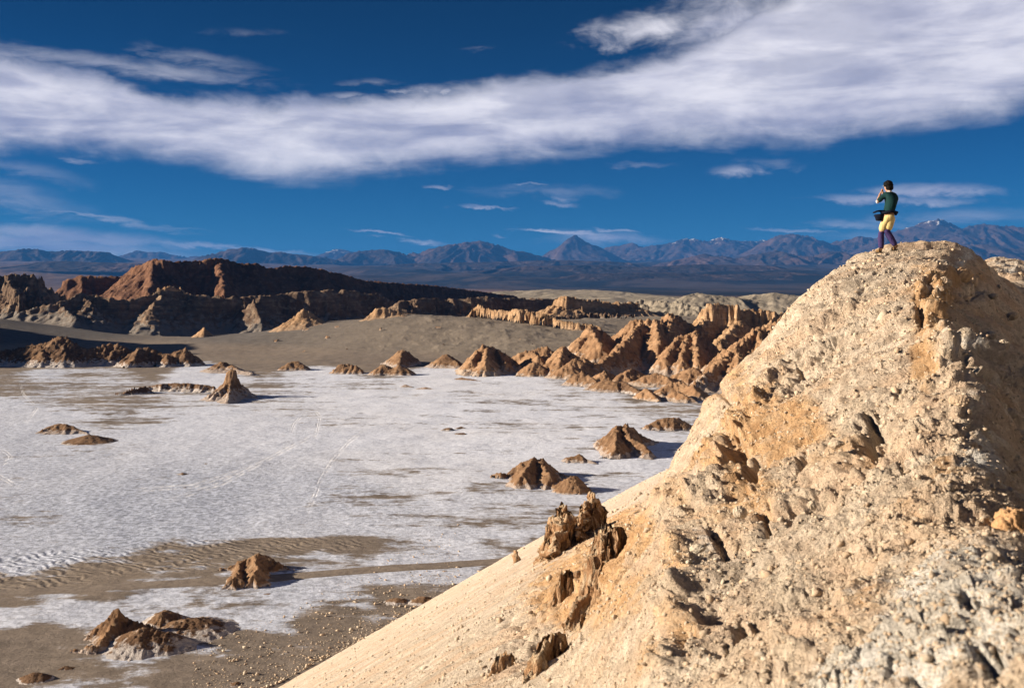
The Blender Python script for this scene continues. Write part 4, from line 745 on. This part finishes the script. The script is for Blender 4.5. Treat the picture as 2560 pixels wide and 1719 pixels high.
RIBS = [([(1640, 1170), (1680, 1300), (1700, 1420), (1690, 1560), (1620, 1730)], 34, .13), ([(2345, 650), (2330, 720), (2340, 800), (2370, 880), (2390, 970)], 30, .20), ([(1960, 890), (1880, 1010), (1830, 1100)], 40, .30), ([(1850, 1120), (1780, 1200), (1720, 1260)], 40, .25),
        ([(2420, 1240), (2260, 1300), (2160, 1450), (1980, 1620), (1900, 1740)], 40, .07), ([(2200, 940), (2100, 1060), (2000, 1180)], 40, .12), ([(1560, 1290), (1530, 1400), (1440, 1560)], 40, .22),
        ([(2250, 980), (2140, 1110), (1960, 1250)], 60, -.22), ([(2120, 1180), (1920, 1330), (1780, 1500), (1720, 1720)], 70, -.09), ([(2160, 720), (2040, 880), (1960, 1010)], 60, -.15), ([(1480, 1300), (1380, 1480), (1250, 1660)], 60, -.12)]
def hillside():
    u = np.concatenate([np.linspace(-1.3, -0.34, 40)[:-1], np.linspace(-0.34, 0.06, int(260*QL))[:-1], np.linspace(0.06, 0.56, int(880*QL)), np.linspace(0.56, 3.5, 70)[1:]])
    D = np.concatenate([np.geomspace(0.35, 1.4, 60)[:-1], np.geomspace(1.4, 32, int(1250*QL))[:-1], np.geomspace(32, 70, int(170*QL))[:-1], np.geomspace(70, 330, int(120*QL))])
    uu, dd = np.meshgrid(u, D, indexing='ij')
    x, y = uu*dd, dd
    z = hill_base(x, y); px = CX+FPX*uu
    # past the lower slope the scree runs out on to the valley floor
    py = HY+FPX*(EYE-z)/y
    # surface normal of the smooth form
    dxu, dyu, dzu = np.gradient(x, axis=0), np.gradient(y, axis=0), np.gradient(z, axis=0)
    dxv, dyv, dzv = np.gradient(x, axis=1), np.gradient(y, axis=1), np.gradient(z, axis=1)
    nx = dyu*dzv-dzu*dyv; ny = dzu*dxv-dxu*dzv; nz = dxu*dyv-dyu*dxv
    L = np.sqrt(nx*nx+ny*ny+nz*nz)+1e-12; sg = np.sign(nz); nx, ny, nz = nx/L*sg, ny/L*sg, nz/L*sg
    sp = y*0.0016
    # surface coordinates stretched so that lumps keep their size on the steep flank
    a, b = (x*1.15+z*0.55)*0.62, y+0.25*z      # lumps drawn out down the slope
    def lod(l): return sst(l/sp, 2.5, 6)
    sm = shep([(800, 1650, 1), (1000, 1560, 1), (1200, 1450, 1), (1300, 1380, .9), (1100, 1700, .9), (1350, 1600, .35), (1450, 1500, .3), (1500, 1250, .5), (1600, 1150, .3), (1550, 1600, .1), (1650, 1300, 0), (1800, 1100, 0), (2000, 900, 0), (2200, 700, 0), (2400, 700, 0), (2200, 1300, 0), (2000, 1600, 0), (2500, 1500, 0), (1700, 1650, 0), (1600, 1450, .1)], px, py, 100, 80)
    sm = np.where(y > 60, 1.0, sm); rough = 1-0.85*sm
    nearf = sst(y, 2, 9)*0.75+0.25
    rt = sst(px, 2260, 2420)                 # crest with loose lumps
    disp = rough*nearf*(0.20*fbm(a/3.6, b/3.6, 2, 0.5, 60)+0.07*(ridged(a/1.9, b/2.3, 2, 0.5, 61)-0.6))
    disp = disp+rt*nearf*(0.16*(ridged(a/0.75, b/0.75, 2, 0.5, 95)-0.5)+0.10*fbm(a/1.4, b/1.1, 3, 0.55, 96))
    for l, am, k in ((0.9, .05, 62), (0.42, .028, 63), (0.19, .018, 64), (0.09, .012, 65), (0.045, .008, 66)):
        disp = disp+rough*lod(l)*am*fbm(a/l, b/l, 2, 0.5, k)
    # clods of dried earth
    cl = np.zeros_like(x); patchy = 0.25+0.95*sst(fbm(a/2.6+3, b/1.7, 3, 0.5, 99), -0.35, 0.45)
    for l, am, k, thr in ((0.60, .030, 1, .85), (0.30, .030, 2, .75), (0.15, .026, 3, .55), (0.075, .024, 4, .3), (0.04, .016, 6, .15)):
        c, h = clod(a*1.35/l+0.3*pn(a/l*2, b/l*2, 5), b/l, k)
        dens = np.clip(0.5+0.9*fbm(a/2.2, b/2.2, 2, 0.5, 70+k)+0.25*rt, 0, 1)
        on = (h < (1-thr)*1.5*dens+0.05)*lod(l)
        s_ = np.sqrt(np.clip(c, 0, 1))*on
        disp = disp+(rough*0.9*patchy+0.1)*am*s_*(0.6+0.8*h); cl = np.maximum(cl, s_*(l < 0.5))
    disp = disp+rough*nearf*(0.085*fbm(a/2.4, b/0.5, 3, 0.55, 97)+0.04*fbm(a/1.1, b/0.22, 2, 0.5, 98)*lod(0.2))   # runnels down the slope
    # fissures and hollows
    for poly, wd, dp in CRACK:
        d, t = seg_dist(px+14*pn(px/26, py/26, 8), py+10*pn(px/22, py/22, 9), poly)
        k = np.exp(-(d/wd)**2)*np.minimum(1, np.minimum(t, 1-t)*6+0.25)
        disp = disp-0.6*dp*k*(y < 40)
    for poly, wd, hh in RIBS:
        wob = 22*pn(px/40, py/40, 12)
        d, t = seg_dist(px+wob, py+12*pn(px/30, py/30, 14), poly)
        k = np.exp(-(d/wd)**2)*np.minimum(1, np.minimum(t, 1-t)*5+0.15)
        rg_ = ridged(a/0.55, b/0.7, 3, 0.6, 93)
        disp = disp+hh*k*(0.35+1.2*(rg_-0.35))*(y < 40)
    for l, dp, k in ((0.50, .07, 21), (0.24, .045, 22), (0.12, .028, 23)):      # little pits and undercut edges
        c, h = clod(a*1.1/l+0.5*pn(a/l*1.6, b/l*1.6, 31), b*1.5/l+0.5*pn(a/l*1.6, b/l*1.6, 32), k)
        disp = disp-(rough*0.85*patchy+0.15)*lod(l*0.8)*dp*sst(c, .25, .6)*(h > 0.74)*nearf
    # sharp small cracks everywhere on the rocky part
    cr = ridged(a/0.8+0.3*pn(a*2, b*2, 3), b/1.5, 3, 0.6, 90)
    disp = disp-rough*0.07*sst(cr, 0.82, 0.97)*lod(0.3)*nearf
    # rills down the scree
    disp = disp+sm*0.09*fbm((x*PC*0+y*1.0+x*0.474)/1.3, (x-0.474*y)/16, 3, 0.5, 91)*sst(y, 5, 20)
    nearest = sst(y, 0.5, 1.6); disp *= nearest; disp = disp-0.05*rough*nearf
    x2, y2, z2 = x+nx*disp, y+ny*disp, z+nz*disp
    at_ = {'clod': cl}
    for nm, lst in (('orange', ORANGE), ('grey', GREY), ('white', WHITE)):
        v = np.zeros_like(x)
        for cx_, cy_, rx, ry, am in lst:
            v = np.maximum(v, am*np.exp(-0.7*(((px-cx_)/rx)**2+((py-cy_)/ry)**2)))
        at_[nm] = v*(y < 60)
    at_['white'] = np.maximum(at_['white'], sst(px, 2560, 2700)*.6)
    at_['scree'] = sm; at_['warm'] = fbm(a/3.5, b/1.1, 4, 0.55, 101)
    keep = (z2 > -3)
    f = grid_faces(*x.shape, keep)
    co, f, at_ = compact(np.stack([x2, y2, z2], -1).reshape(-1, 3), f, {k: np.ravel(v) for k, v in at_.items()})
    o = mesh('hillside', co, f, M['hill'], attrs=at_)
    tag(o, 'cream and orange gravel hillside with a rough crumbling crest, nearest the camera', None, kind='structure')
    return x2, y2, z2, (nx, ny, nz), px, py
HX, HYY, HZ, HN, HPX, HPY = hillside()


# ------------------------------------------------------------------ rock fins, boulders and stones on the near hillside
def hb(x, y): return hill_base(np.asarray(x, float), np.asarray(y, float))
def hill_hit(px, py):
    D = np.geomspace(0.9, 300, 6000); x, y, z = at(px, py, D); k = np.nonzero(z <= hb(x, y))[0]
    return float(D[k[0]]) if len(k) else 60.0
def hz(x, y, r=0.06):
    """height of the rough surface of the hillside at a spot"""
    d = (HX-x)**2+(HYY-y)**2; m_ = d < r*r
    return float(HZ[m_].max()) if m_.any() else float(HZ.ravel()[d.argmin()])
def fin(label, lines, D, **kw):
    """a rib of hard rock with near-vertical sides: (px, py, [depth offset,] share of its height that is cliff)"""
    if isinstance(D, tuple): D = hill_hit(*D)
    D_ = D/30.0
    kw.setdefault('slope', 2.1); kw.setdefault('steep', 3.6); kw.setdefault('spur_slope', 1.3); kw.setdefault('res', 0.6); kw.setdefault('ledge', (0.16*D_, 0.35*D_))
    out_ = []
    for ln in lines:
        L_ = []
        for q in ln:
            a, b, c = (q[0], q[1], q[2]) if len(q) == 4 else (q[0], q[1], 0)
            x, y, z = at(a, b, D+c); g = float(hb(x, y)); L_.append((a, b, D+c, max(0.05, (z-g)*0.7)))
        out_.append(L_)
    return rock('rock_fin', label, 'rock fin', out_, M['spire'], base=hb, sink=0.2, group='brown rock fins on the pale scree', rough=0.7, gully=0.6, foot_k=.1, **kw)
fin('tall thin brown fin standing on the skyline of the scree', [[(1388, 1330, .4), (1396, 1290, 1.0), (1405, 1264, 1.5), (1412, 1272, 1.2), (1424, 1300, .3)], [(1398, 1300, -.5, .8), (1386, 1370, -3, .3), (1378, 1392, -5, .2)]], 44, lam=.9, flute=.22, jag=.10, spurs=1, seed=201, terrace=.35)
fin('second brown fin right of the skyline fin, leaning on the slope', [[(1462, 1260, 0, .5), (1474, 1238, 0, 1.2), (1482, 1228, 0, 1.2), (1488, 1240, 0, .6)], [(1474, 1240, -.5, .8), (1456, 1300, -4, .6), (1446, 1335, -6, .2)]], (1470, 1335), lam=.9, flute=.22, jag=.10, spurs=1, seed=202, terrace=.35)
fin('big brown crumbling outcrop in the middle of the scree', [[(1512, 1382, .1), (1520, 1345, .5), (1532, 1322, .8), (1547, 1314, .9), (1562, 1322, .7), (1580, 1336, .4), (1596, 1355, .2)]], (1545, 1400), lam=.55, flute=.25, jag=.10, spurs=5, seed=204, terrace=.2)
fin('split brown pillar with a notch, below the crumbling outcrop', [[(1414, 1440, .2), (1422, 1422, .55), (1434, 1420, .6), (1444, 1445, .3), (1455, 1448, .1), (1462, 1412, .5), (1470, 1416, .5), (1484, 1440, .3)]], (1440, 1480), lam=.35, flute=.14, jag=.06, spurs=3, seed=205, terrace=.15)
fin('short brown rib low on the scree near the bottom edge', [[(1360, 1600, .1), (1372, 1585, .25), (1388, 1574, .3), (1396, 1580, .1)], [(1372, 1590, -.3, .15), (1352, 1630, -.8, .1)]], (1375, 1640), lam=.25, flute=.1, jag=.05, spurs=4, seed=206)
fin('small dark prong on the scree left of the short brown rib', [[(1250, 1640, .1), (1258, 1626, .25), (1272, 1628, .2), (1286, 1640, .05)]], (1268, 1655), lam=.22, flute=.08, jag=.05, spurs=3, seed=207)
fin('small brown tooth alone high on the scree edge', [[(1284, 1384, .3), (1290, 1376, .5), (1298, 1386, .2)]], 75, lam=.5, flute=.2, jag=.1, spurs=2, seed=208)

def ico(sub):
    bm = bmesh.new(); bmesh.ops.create_icosphere(bm, subdivisions=sub, radius=1.0)
    v = np.array([q.co[:] for q in bm.verts]); f = np.array([[q.index for q in fc.verts] for fc in bm.faces]); bm.free(); return v, f
IV, IF = ico(5)
def n3(v, s_, sd): return fbm(v[:, 0]*s_+v[:, 2]*s_*0.73, v[:, 1]*s_-v[:, 2]*s_*0.61, 4, 0.55, sd)
def boulder_mat():
    nt = new_mat('clod_rock'); p = nt.pos; tn = nt.n('ShaderNodeObjectInfo').outputs['Random']
    n1 = nt.noise(p, 6, 8, 0.7); n2 = nt.noise(p, 40, 5, 0.7)
    base = nt.mix(attr(nt, 'tint'), (0.62, 0.54, 0.43), (0.58, 0.34, 0.17))
    c = nt.mix(nt.m('MULTIPLY', nt.ss(n1, 0.4, 0.65), 0.45), base, (0.36, 0.25, 0.16)); c = nt.mix(nt.m('MULTIPLY', nt.ss(n2, 0.55, 0.7), 0.4), c, (0.72, 0.64, 0.52))
    nt.put(nt.b.inputs['Base Color'], c); bump(nt, [(n1, 0.05, 0.8), (n2, 0.012, 0.9)]); return nt.mat
M['clod'] = boulder_mat()
def boulder(px, py, w_, h_, label, tint, sd, D=None, dz=0):
    D = D or hill_hit(px, py+h_*0.3); x, y, z = at(px, py, D); rx = w_/2/FPX*D; rz = h_/2/FPX*D
    v = IV.copy(); r = 1+0.20*n3(v, 1.1, sd)+0.10*n3(v, 3, sd+1)+0.035*n3(v, 9, sd+2)-0.12*sst(ridged(v[:, 0]*1.6+v[:, 2], v[:, 1]*1.6, 2, .5, sd), .75, .95)
    v = v*r[:, None]*np.array([rx, rx*0.9, rz]); 
    o = mesh('boulder', v, IF, M['clod'], attrs={'tint': np.full(len(v), tint)}); o.location = (x, y, z); o.rotation_euler = (0.1*sd % .5, 0.2, sd)
    return tag(o, label, 'boulder', 'boulders and big clods on the crest')
boulder(2528, 1330, 100, 120, 'big orange brown boulder cut by the right edge', 1.0, 1, D=4.3)
boulder(2550, 1432, 80, 62, 'smaller orange boulder under the big one at the right edge', .95, 2, D=3.9)
boulder(2395, 690, 60, 36, 'orange lump of clods just below the summit', .75, 3)
boulder(2426, 702, 34, 30, 'pale orange clod right of the lump below the summit', .5, 4)
boulder(2360, 705, 38, 24, 'low crusted clod left of the lump below the summit', .4, 5)
boulder(2495, 820, 30, 24, 'cream clod topping the white cluster on the shaded crest', .2, 6)
boulder(2478, 838, 26, 20, 'white clod at the left of the cluster on the shaded crest', .1, 7)
boulder(2505, 862, 34, 24, 'knobbly white clod at the foot of the cluster on the shaded crest', .15, 8)
boulder(2530, 790, 30, 18, 'lone clod catching the sun on the shaded side', .3, 9)
boulder(2484, 740, 24, 14, 'small sunlit stone on the shaded slope right of the summit', .25, 10)
boulder(2395, 1000, 60, 26, 'rounded clod with a shadowed underside on the crest', .45, 11)
boulder(2180, 1296, 34, 22, 'buff stone half sunk in the gravel', .3, 12)
boulder(1850, 1280, 34, 30, 'angular cream block perched on the gravel slope', .1, 13)
boulder(2030, 1262, 26, 20, 'small square stone above the buff stone', .15, 14)
boulder(2090, 1110, 40, 18, 'flat cream slab lying along the gravel', .2, 15)
boulder(1745, 1370, 40, 20, 'pale slab shining on the slope below the orange hollow', .0, 16)
boulder(2440, 1565, 30, 22, 'white clod beside a shadowed dent at the lower right', .1, 17)
boulder(1526, 1600, 26, 22, 'upright stone on the brown scree near the bottom', .4, 18)

def stones():
    """loose gravel: thousands of stones lying on the slope and at its foot"""
    rs = np.random.default_rng(5)
    bv, bf = ico(1)
    shapes = []
    for k in range(24):
        v = bv*(1+0.28*rs.standard_normal((len(bv), 1)))*rs.uniform(0.55, 1.1, 3); shapes.append(v)
    cos, fs, tints, n0 = [], [], [], 0
    nr, nc = HX.shape
    w_ = []
    N = 42000
    iu = rs.integers(20, nr-20, N*3); iv = rs.integers(60, nc-5, N*3)
    px, py, y = HPX[iu, iv], HPY[iu, iv], HYY[iu, iv]
    ok = (px > 560) & (px < 2620) & (py < 1800) & (HZ[iu, iv] > 0.2) & (y > 1.5)
    iu, iv = iu[ok][:N], iv[ok][:N]
    P = np.stack([HX[iu, iv], HYY[iu, iv], HZ[iu, iv]], -1); D = P[:, 1]
    size = np.exp(rs.normal(0, 0.55, len(P)))*0.0017*D**0.72*1.25
    size = np.clip(size, 0.004, 0.35)
    # a thinner spread on the sand at the foot of the scree
    M2 = 4200; ex = rs.uniform(0, 1, M2)**2.4; pxx = rs.uniform(480, 1150, M2); line = np.interp(pxx, [480, 660, 1100, 1200], [1760, 1719, 1495, 1440])
    pyy = line-ex*170+6; DD = EYE*FPX/(pyy-HY); x, y, _ = at(pxx, pyy, DD)
    P2 = np.stack([x, y, G(x, y)+micro(x, y, np.hypot(x, y))], -1); s2 = np.clip(np.exp(rs.normal(0, .75, M2))*0.065, .035, .4)
    P = np.concatenate([P, P2]); size = np.concatenate([size, s2])
    rot = rs.uniform(0, 6.283, len(P)); sh = rs.integers(0, 24, len(P)); tn = rs.uniform(0, 1, len(P))
    nv = len(bv); V = np.stack(shapes)[sh]; c, s_ = np.cos(rot)[:, None], np.sin(rot)[:, None]
    vx, vy = V[..., 0]*c-V[..., 1]*s_, V[..., 0]*s_+V[..., 1]*c
    V = np.stack([vx, vy, V[..., 2]*0.7], -1)*size[:, None, None]+P[:, None, :]+np.array([0, 0, 1.0])*size[:, None, None]*0.15
    F = bf[None]+(np.arange(len(P))*nv)[:, None, None]
    o = mesh('gravel', V.reshape(-1, 3), F.reshape(-1, 3), M['clod'], attrs={'tint': np.repeat(tn*0.5, nv)}, smooth=False)
    tag(o, 'loose cream stones scattered over the hillside and the sand at its foot', None, kind='stuff')
stones()

# ------------------------------------------------------------------ the walker on the summit
def cloth(name, col, rough=0.9, sc=30):
    nt = new_mat(name); tcg = nt.n('ShaderNodeTexCoord').outputs['Object']; n = nt.noise(tcg, sc, 5, 0.6); f = nt.noise(nt.mapped(tcg, (1, 1, .25)), sc*.6, 4, .6, .6)
    nt.put(nt.b.inputs['Base Color'], nt.mix(nt.ss(n, .3, .7), tuple(v*.75 for v in col), col)); nt.b.inputs['Roughness'].default_value = rough
    bump(nt, [(f, 0.03, 0.6), (n, 0.004, .5)]); return nt.mat
def skin(name, pts, edges, mat, parent, sub=2):
    me = bpy.data.meshes.new(name+'_frame'); me.from_pydata([p[:3] for p in pts], edges, []); tmp = bpy.data.objects.new(name+'_frame', me); C.objects.link(tmp)
    m_ = tmp.modifiers.new('s', 'SKIN'); m_.use_smooth_shade = True
    for k, p in enumerate(pts):
        r = p[3]; me.skin_vertices[0].data[k].radius = r if isinstance(r, tuple) else (r, r); me.skin_vertices[0].data[k].use_root = (k == 0)
    q = tmp.modifiers.new('u', 'SUBSURF'); q.levels = sub; q.render_levels = sub
    dg = bpy.context.evaluated_depsgraph_get(); ev = tmp.evaluated_get(dg); nm = bpy.data.meshes.new_from_object(ev)
    bpy.data.objects.remove(tmp); nm.name = name; nm.materials.clear(); nm.materials.append(mat)
    for pl in nm.polygons: pl.use_smooth = True
    o = bpy.data.objects.new(name, nm); C.objects.link(o)
    if parent: o.parent = parent
    return o
def blobm(name, c, r, mat, parent, sd=1, amp=.08, sub=4, squash=None):
    v, f = ico(sub); rr = 1+amp*n3(v, 2.2, sd)+amp*.5*n3(v, 6, sd+1); v = v*rr[:, None]*np.array(r)
    if squash: v[:, 2] = np.maximum(v[:, 2], squash)
    o = mesh(name, v+np.array(c), f, mat, parent); return o
def walker():
    DW = 24.3; x0 = (2221-CX)/FPX*DW
    gl = hz(x0-.17, DW+.02, .12); gr = hz(x0+.19, DW-.05, .12); z0 = gl-0.01; rz = gr-gl
    t = bpy.data.objects.new('person', None); C.objects.link(t); t.location = (x0, DW, z0)
    tag(t, 'person in dark green shirt and yellow shorts on the summit, hands raised to face', 'person')
    sk = cloth('skin_tone', (0.50, 0.28, 0.19), .6, 60); green = cloth('dark_green_shirt', (0.009, 0.038, 0.040)); yel = cloth('pale_yellow_shorts', (0.72, 0.56, 0.25)); pur = cloth('purple_leggings', (0.055, 0.04, 0.13))
    navy = cloth('navy_fabric', (0.006, 0.009, 0.022)); hair = cloth('black_hair', (0.006, 0.005, 0.005), .7, 90); boot = cloth('tan_boot_leather', (0.22, 0.13, 0.06), .8); white = cloth('white_cuff', (0.8, 0.77, 0.72)); sole = cloth('dark_sole', (.02, .017, .015))
    LE, LW = (-.235, .10, 1.235), (-.115, .23, 1.46); RE, RW = (.13, .36, 1.25), (-.02, .31, 1.47)
    LK, LA = (-.165, .03, .47), (-.165, .03, .10); RK, RA = (-.045, -.02, .50+rz*.5), (.165, -.05, .11+rz)
    B = [(.01, 0, .92, (.12, .10)), (.03, 0, 1.06, (.105, .085)), (.07, .01, 1.24, (.135, .10)), (.06, .03, 1.38, (.12, .085)), (.035, .05, 1.475, .052), (.022, .075, 1.565, (.07, .078)), (.018, .08, 1.66, (.072, .085)), (.018, .08, 1.71, .05),
         (-.075, .04, 1.415, .058), LE+(.042,), LW+(.027,), (.195, .09, 1.40, .058), RE+(.042,), RW+(.027,),
         (-.075, .01, .87, .085), LK+(.055,), LA+(.036,), (-.215, .12, .035, .030), (.085, 0, .87, .085), RK+(.055,), RA+(.036,), (.12, .05, .05+rz, .030),
         (-.045, .135, 1.585, .014)]
    E = [(0, 1), (1, 2), (2, 3), (3, 4), (4, 5), (5, 6), (6, 7), (3, 8), (8, 9), (9, 10), (3, 11), (11, 12), (12, 13), (0, 14), (14, 15), (15, 16), (16, 17), (0, 18), (18, 19), (19, 20), (20, 21), (5, 22)]
    def hand(w_, d, sgn):                                    # palm and five fingers curled towards the face
        n0 = len(B); wx, wy, wz = w_
        B.append((wx+d[0]*.05, wy+d[1]*.05, wz+d[2]*.05, (.028, .016))); E.append(((10 if sgn < 0 else 13), n0))
        for k in range(4):
            o_ = (k-1.5)*.016; L = (.030, .034, .032, .026)[k]
            a = (wx+d[0]*.09+o_*.3, wy+d[1]*.09, wz+d[2]*.09+o_); b = (a[0]+d[0]*L-sgn*.004, a[1]+d[1]*L, a[2]+d[2]*L*.4); c = (b[0]-sgn*.016, b[1]+.006, b[2]-.012)
            i = len(B); B.extend([a+(.009,), b+(.0085,), c+(.007,)]); E.extend([(n0, i), (i, i+1), (i+1, i+2)])
        i = len(B); B.extend([(wx+d[0]*.045, wy+d[1]*.045-.02, wz+d[2]*.045-.018, .010), (wx+d[0]*.08, wy+d[1]*.08-.03, wz+d[2]*.08-.02, .008)]); E.extend([(n0, i), (i, i+1)])
    hand(LW, (.45, .0, .85), -1); hand(RW, (-.2, -.1, .9), 1)
    skin('body', B, E, sk, t)
    blobm('hair', (.024, .07, 1.672), (.108, .115, .104), hair, t, 4, .14)
    blobm('hair', (.045, .045, 1.60), (.090, .095, .09), hair, t, 6, .14)
    for s_ in (-1, 1): blobm('eye', (-.045+.022*s_, .155+.012*s_, 1.64), (.011, .011, .011), white, t, 2, 0, 2)
    skin('shirt', [(.015, 0, .955, (.16, .14)), (.02, 0, 1.04, (.165, .135)), (.045, 0, 1.13, (.18, .14)), (.075, .005, 1.25, (.205, .145)), (.08, .02, 1.36, (.185, .12)), (.045, .045, 1.465, (.09, .075)), (-.06, .04, 1.42, .078), (-.15, .07, 1.33, .070), (-.225, .10, 1.25, .066), (.17, .085, 1.40, .085), (.17, .20, 1.33, .07), (.15, .30, 1.27, .062)],
         [(0, 1), (1, 2), (2, 3), (3, 4), (4, 5), (4, 6), (6, 7), (7, 8), (4, 9), (9, 10), (10, 11)], green, t)
    skin('collar', [(-.02, .035, 1.49, .016), (.03, -.02, 1.495, .016), (.09, .02, 1.49, .016), (.09, .08, 1.485, .014)], [(0, 1), (1, 2), (2, 3)], white, t, 2)
    skin('sleeve_cuff', [(-.21, .095, 1.262, .050), (-.238, .105, 1.24, .052), (-.215, .14, 1.28, .044)], [(0, 1), (1, 2)], white, t, 2)
    skin('shorts', [(.015, 0, .955, (.165, .14)), (.01, 0, .88, (.165, .14)), (-.07, .01, .78, .108), (-.12, .02, .66, .098), (-.155, .03, .50, .098), (.05, -.01, .78, .112), (.015, -.015, .66, .10), (-.03, -.02, .53, .098)],
         [(0, 1), (1, 2), (2, 3), (3, 4), (1, 5), (5, 6), (6, 7)], yel, t)
    skin('legging', [LK[:2]+(LK[2]+.06, .075), LK+(.075,), (-.17, .03, .30, .078), (-.165, .03, .17, .072), LA+(.066,)], [(0, 1), (1, 2), (2, 3), (3, 4)], pur, t)
    mid = lambda f: tuple(RK[i]+(RA[i]-RK[i])*f for i in range(3))
    skin('legging', [(RK[0]-.02, RK[1], RK[2]+.06, .08), RK+(.08,), mid(.4)+(.085,), mid(.75)+(.076,), mid(.97)+(.068,)], [(0, 1), (1, 2), (2, 3), (3, 4)], pur, t)
    for (ax, ay, az_), (tx, ty) in ((LA, (-.05, .07)), (RA, (-.05, .06))):
        b = skin('boot', [(ax+.01, ay-.03, az_-.035, .052), (ax, ay, az_, .050), (ax+tx*.6, ay+ty*.6, az_-.05, .046), (ax+tx*1.6, ay+ty*1.6, az_-.062, .040)], [(0, 1), (0, 2), (2, 3)], boot, t)
        skin('sole', [(ax+.02, ay-.045, az_-.093, (.045, .014)), (ax+tx*1.8, ay+ty*1.8, az_-.095, (.04, .014))], [(0, 1)], sole, b, 1)
    # jacket knotted round the waist
    ring = [(.02+.185*math.cos(a), .155*math.sin(a), .985+.012*math.sin(3*a), .038) for a in np.linspace(0, 2*math.pi, 14, endpoint=False)]
    j = skin('jacket_round_waist', ring, [(k, (k+1) % 14) for k in range(14)], navy, t)
    skin('jacket_knot', [(.13, -.06, .985, .045), (.165, -.06, .95, .04), (.15, -.08, .90, .03)], [(0, 1), (1, 2)], navy, j)
    # bag hanging on the belt to the walker's left
    bg = bpy.data.objects.new('camera_bag', None); C.objects.link(bg); bg.location = (x0-.225, DW+.03, z0+.875)
    tag(bg, 'dark navy belt bag with its lid open hanging at the walker left hip', 'bag')
    def slab(name, pts, th, mat, parent):
        bm = bmesh.new(); a = [bm.verts.new((p[0], -th/2, p[1])) for p in pts]; b = [bm.verts.new((p[0], th/2, p[1])) for p in pts]; n = len(pts)
        bm.faces.new(a); bm.faces.new(b[::-1])
        for k in range(n): bm.faces.new((a[k], b[k], b[(k+1) % n], a[(k+1) % n]))
        bmesh.ops.recalc_face_normals(bm, faces=bm.faces); bmesh.ops.bevel(bm, geom=bm.edges[:], offset=.014, segments=3, affect='EDGES')
        me = bpy.data.meshes.new(name); bm.to_mesh(me); bm.free(); me.materials.append(mat)
        for q in me.polygons: q.use_smooth = True
        o = bpy.data.objects.new(name, me); C.objects.link(o); o.parent = parent; return o
    slab('bag_body', [(-.11, .055), (.13, .09), (.12, -.03), (.05, -.10), (-.05, -.09), (-.07, -.01)], .15, navy, bg)
    f = slab('bag_lid', [(-.135, .115), (-.03, .165), (.14, .165), (.14, .125), (-.03, .125), (-.12, .085)], .16, navy, bg)
    skin('bag_strap', [(.10, .0, .13, .014), (.17, -.02, .15, .016), (.23, -.05, .13, .014)], [(0, 1), (1, 2)], navy, bg, 1)
walker()

# ------------------------------------------------------------------ the air: thin blue haze over the whole scene
def haze():
    lo, hi = 1e9, -1e9
    for o in C.objects:
        if o.type == 'MESH':
            v = np.empty(len(o.data.vertices)*3, np.float32); o.data.vertices.foreach_get('co', v); zz = v[2::3]+o.location.z
            lo, hi = min(lo, float(zz.min())), max(hi, float(zz.max()))
    m_ = bpy.data.materials.new('haze'); m_.use_nodes = True; nt = m_.node_tree; nt.nodes.clear()
    pv = nt.nodes.new('ShaderNodeVolumePrincipled'); ou = nt.nodes.new('ShaderNodeOutputMaterial')
    pv.inputs['Color'].default_value = (0.06, 0.27, 0.78, 1); pv.inputs['Density'].default_value = HAZE
    nt.links.new(pv.outputs[0], ou.inputs['Volume'])
    x0, x1, y0, y1, z0, z1 = -58000, 58000, -3000, 60000, lo-1, hi+3
    co = [(x, y, z) for z in (z0, z1) for x, y in ((x0, y0), (x1, y0), (x1, y1), (x0, y1))]
    f = [(3, 2, 1, 0), (4, 5, 6, 7), (0, 1, 5, 4), (1, 2, 6, 5), (2, 3, 7, 6), (3, 0, 4, 7)]
    o = mesh('haze', co, f, m_, smooth=False)
    tag(o, 'thin blue haze in the air over valley and mountains', None, kind='stuff')
HAZE = 1.9e-5
haze()
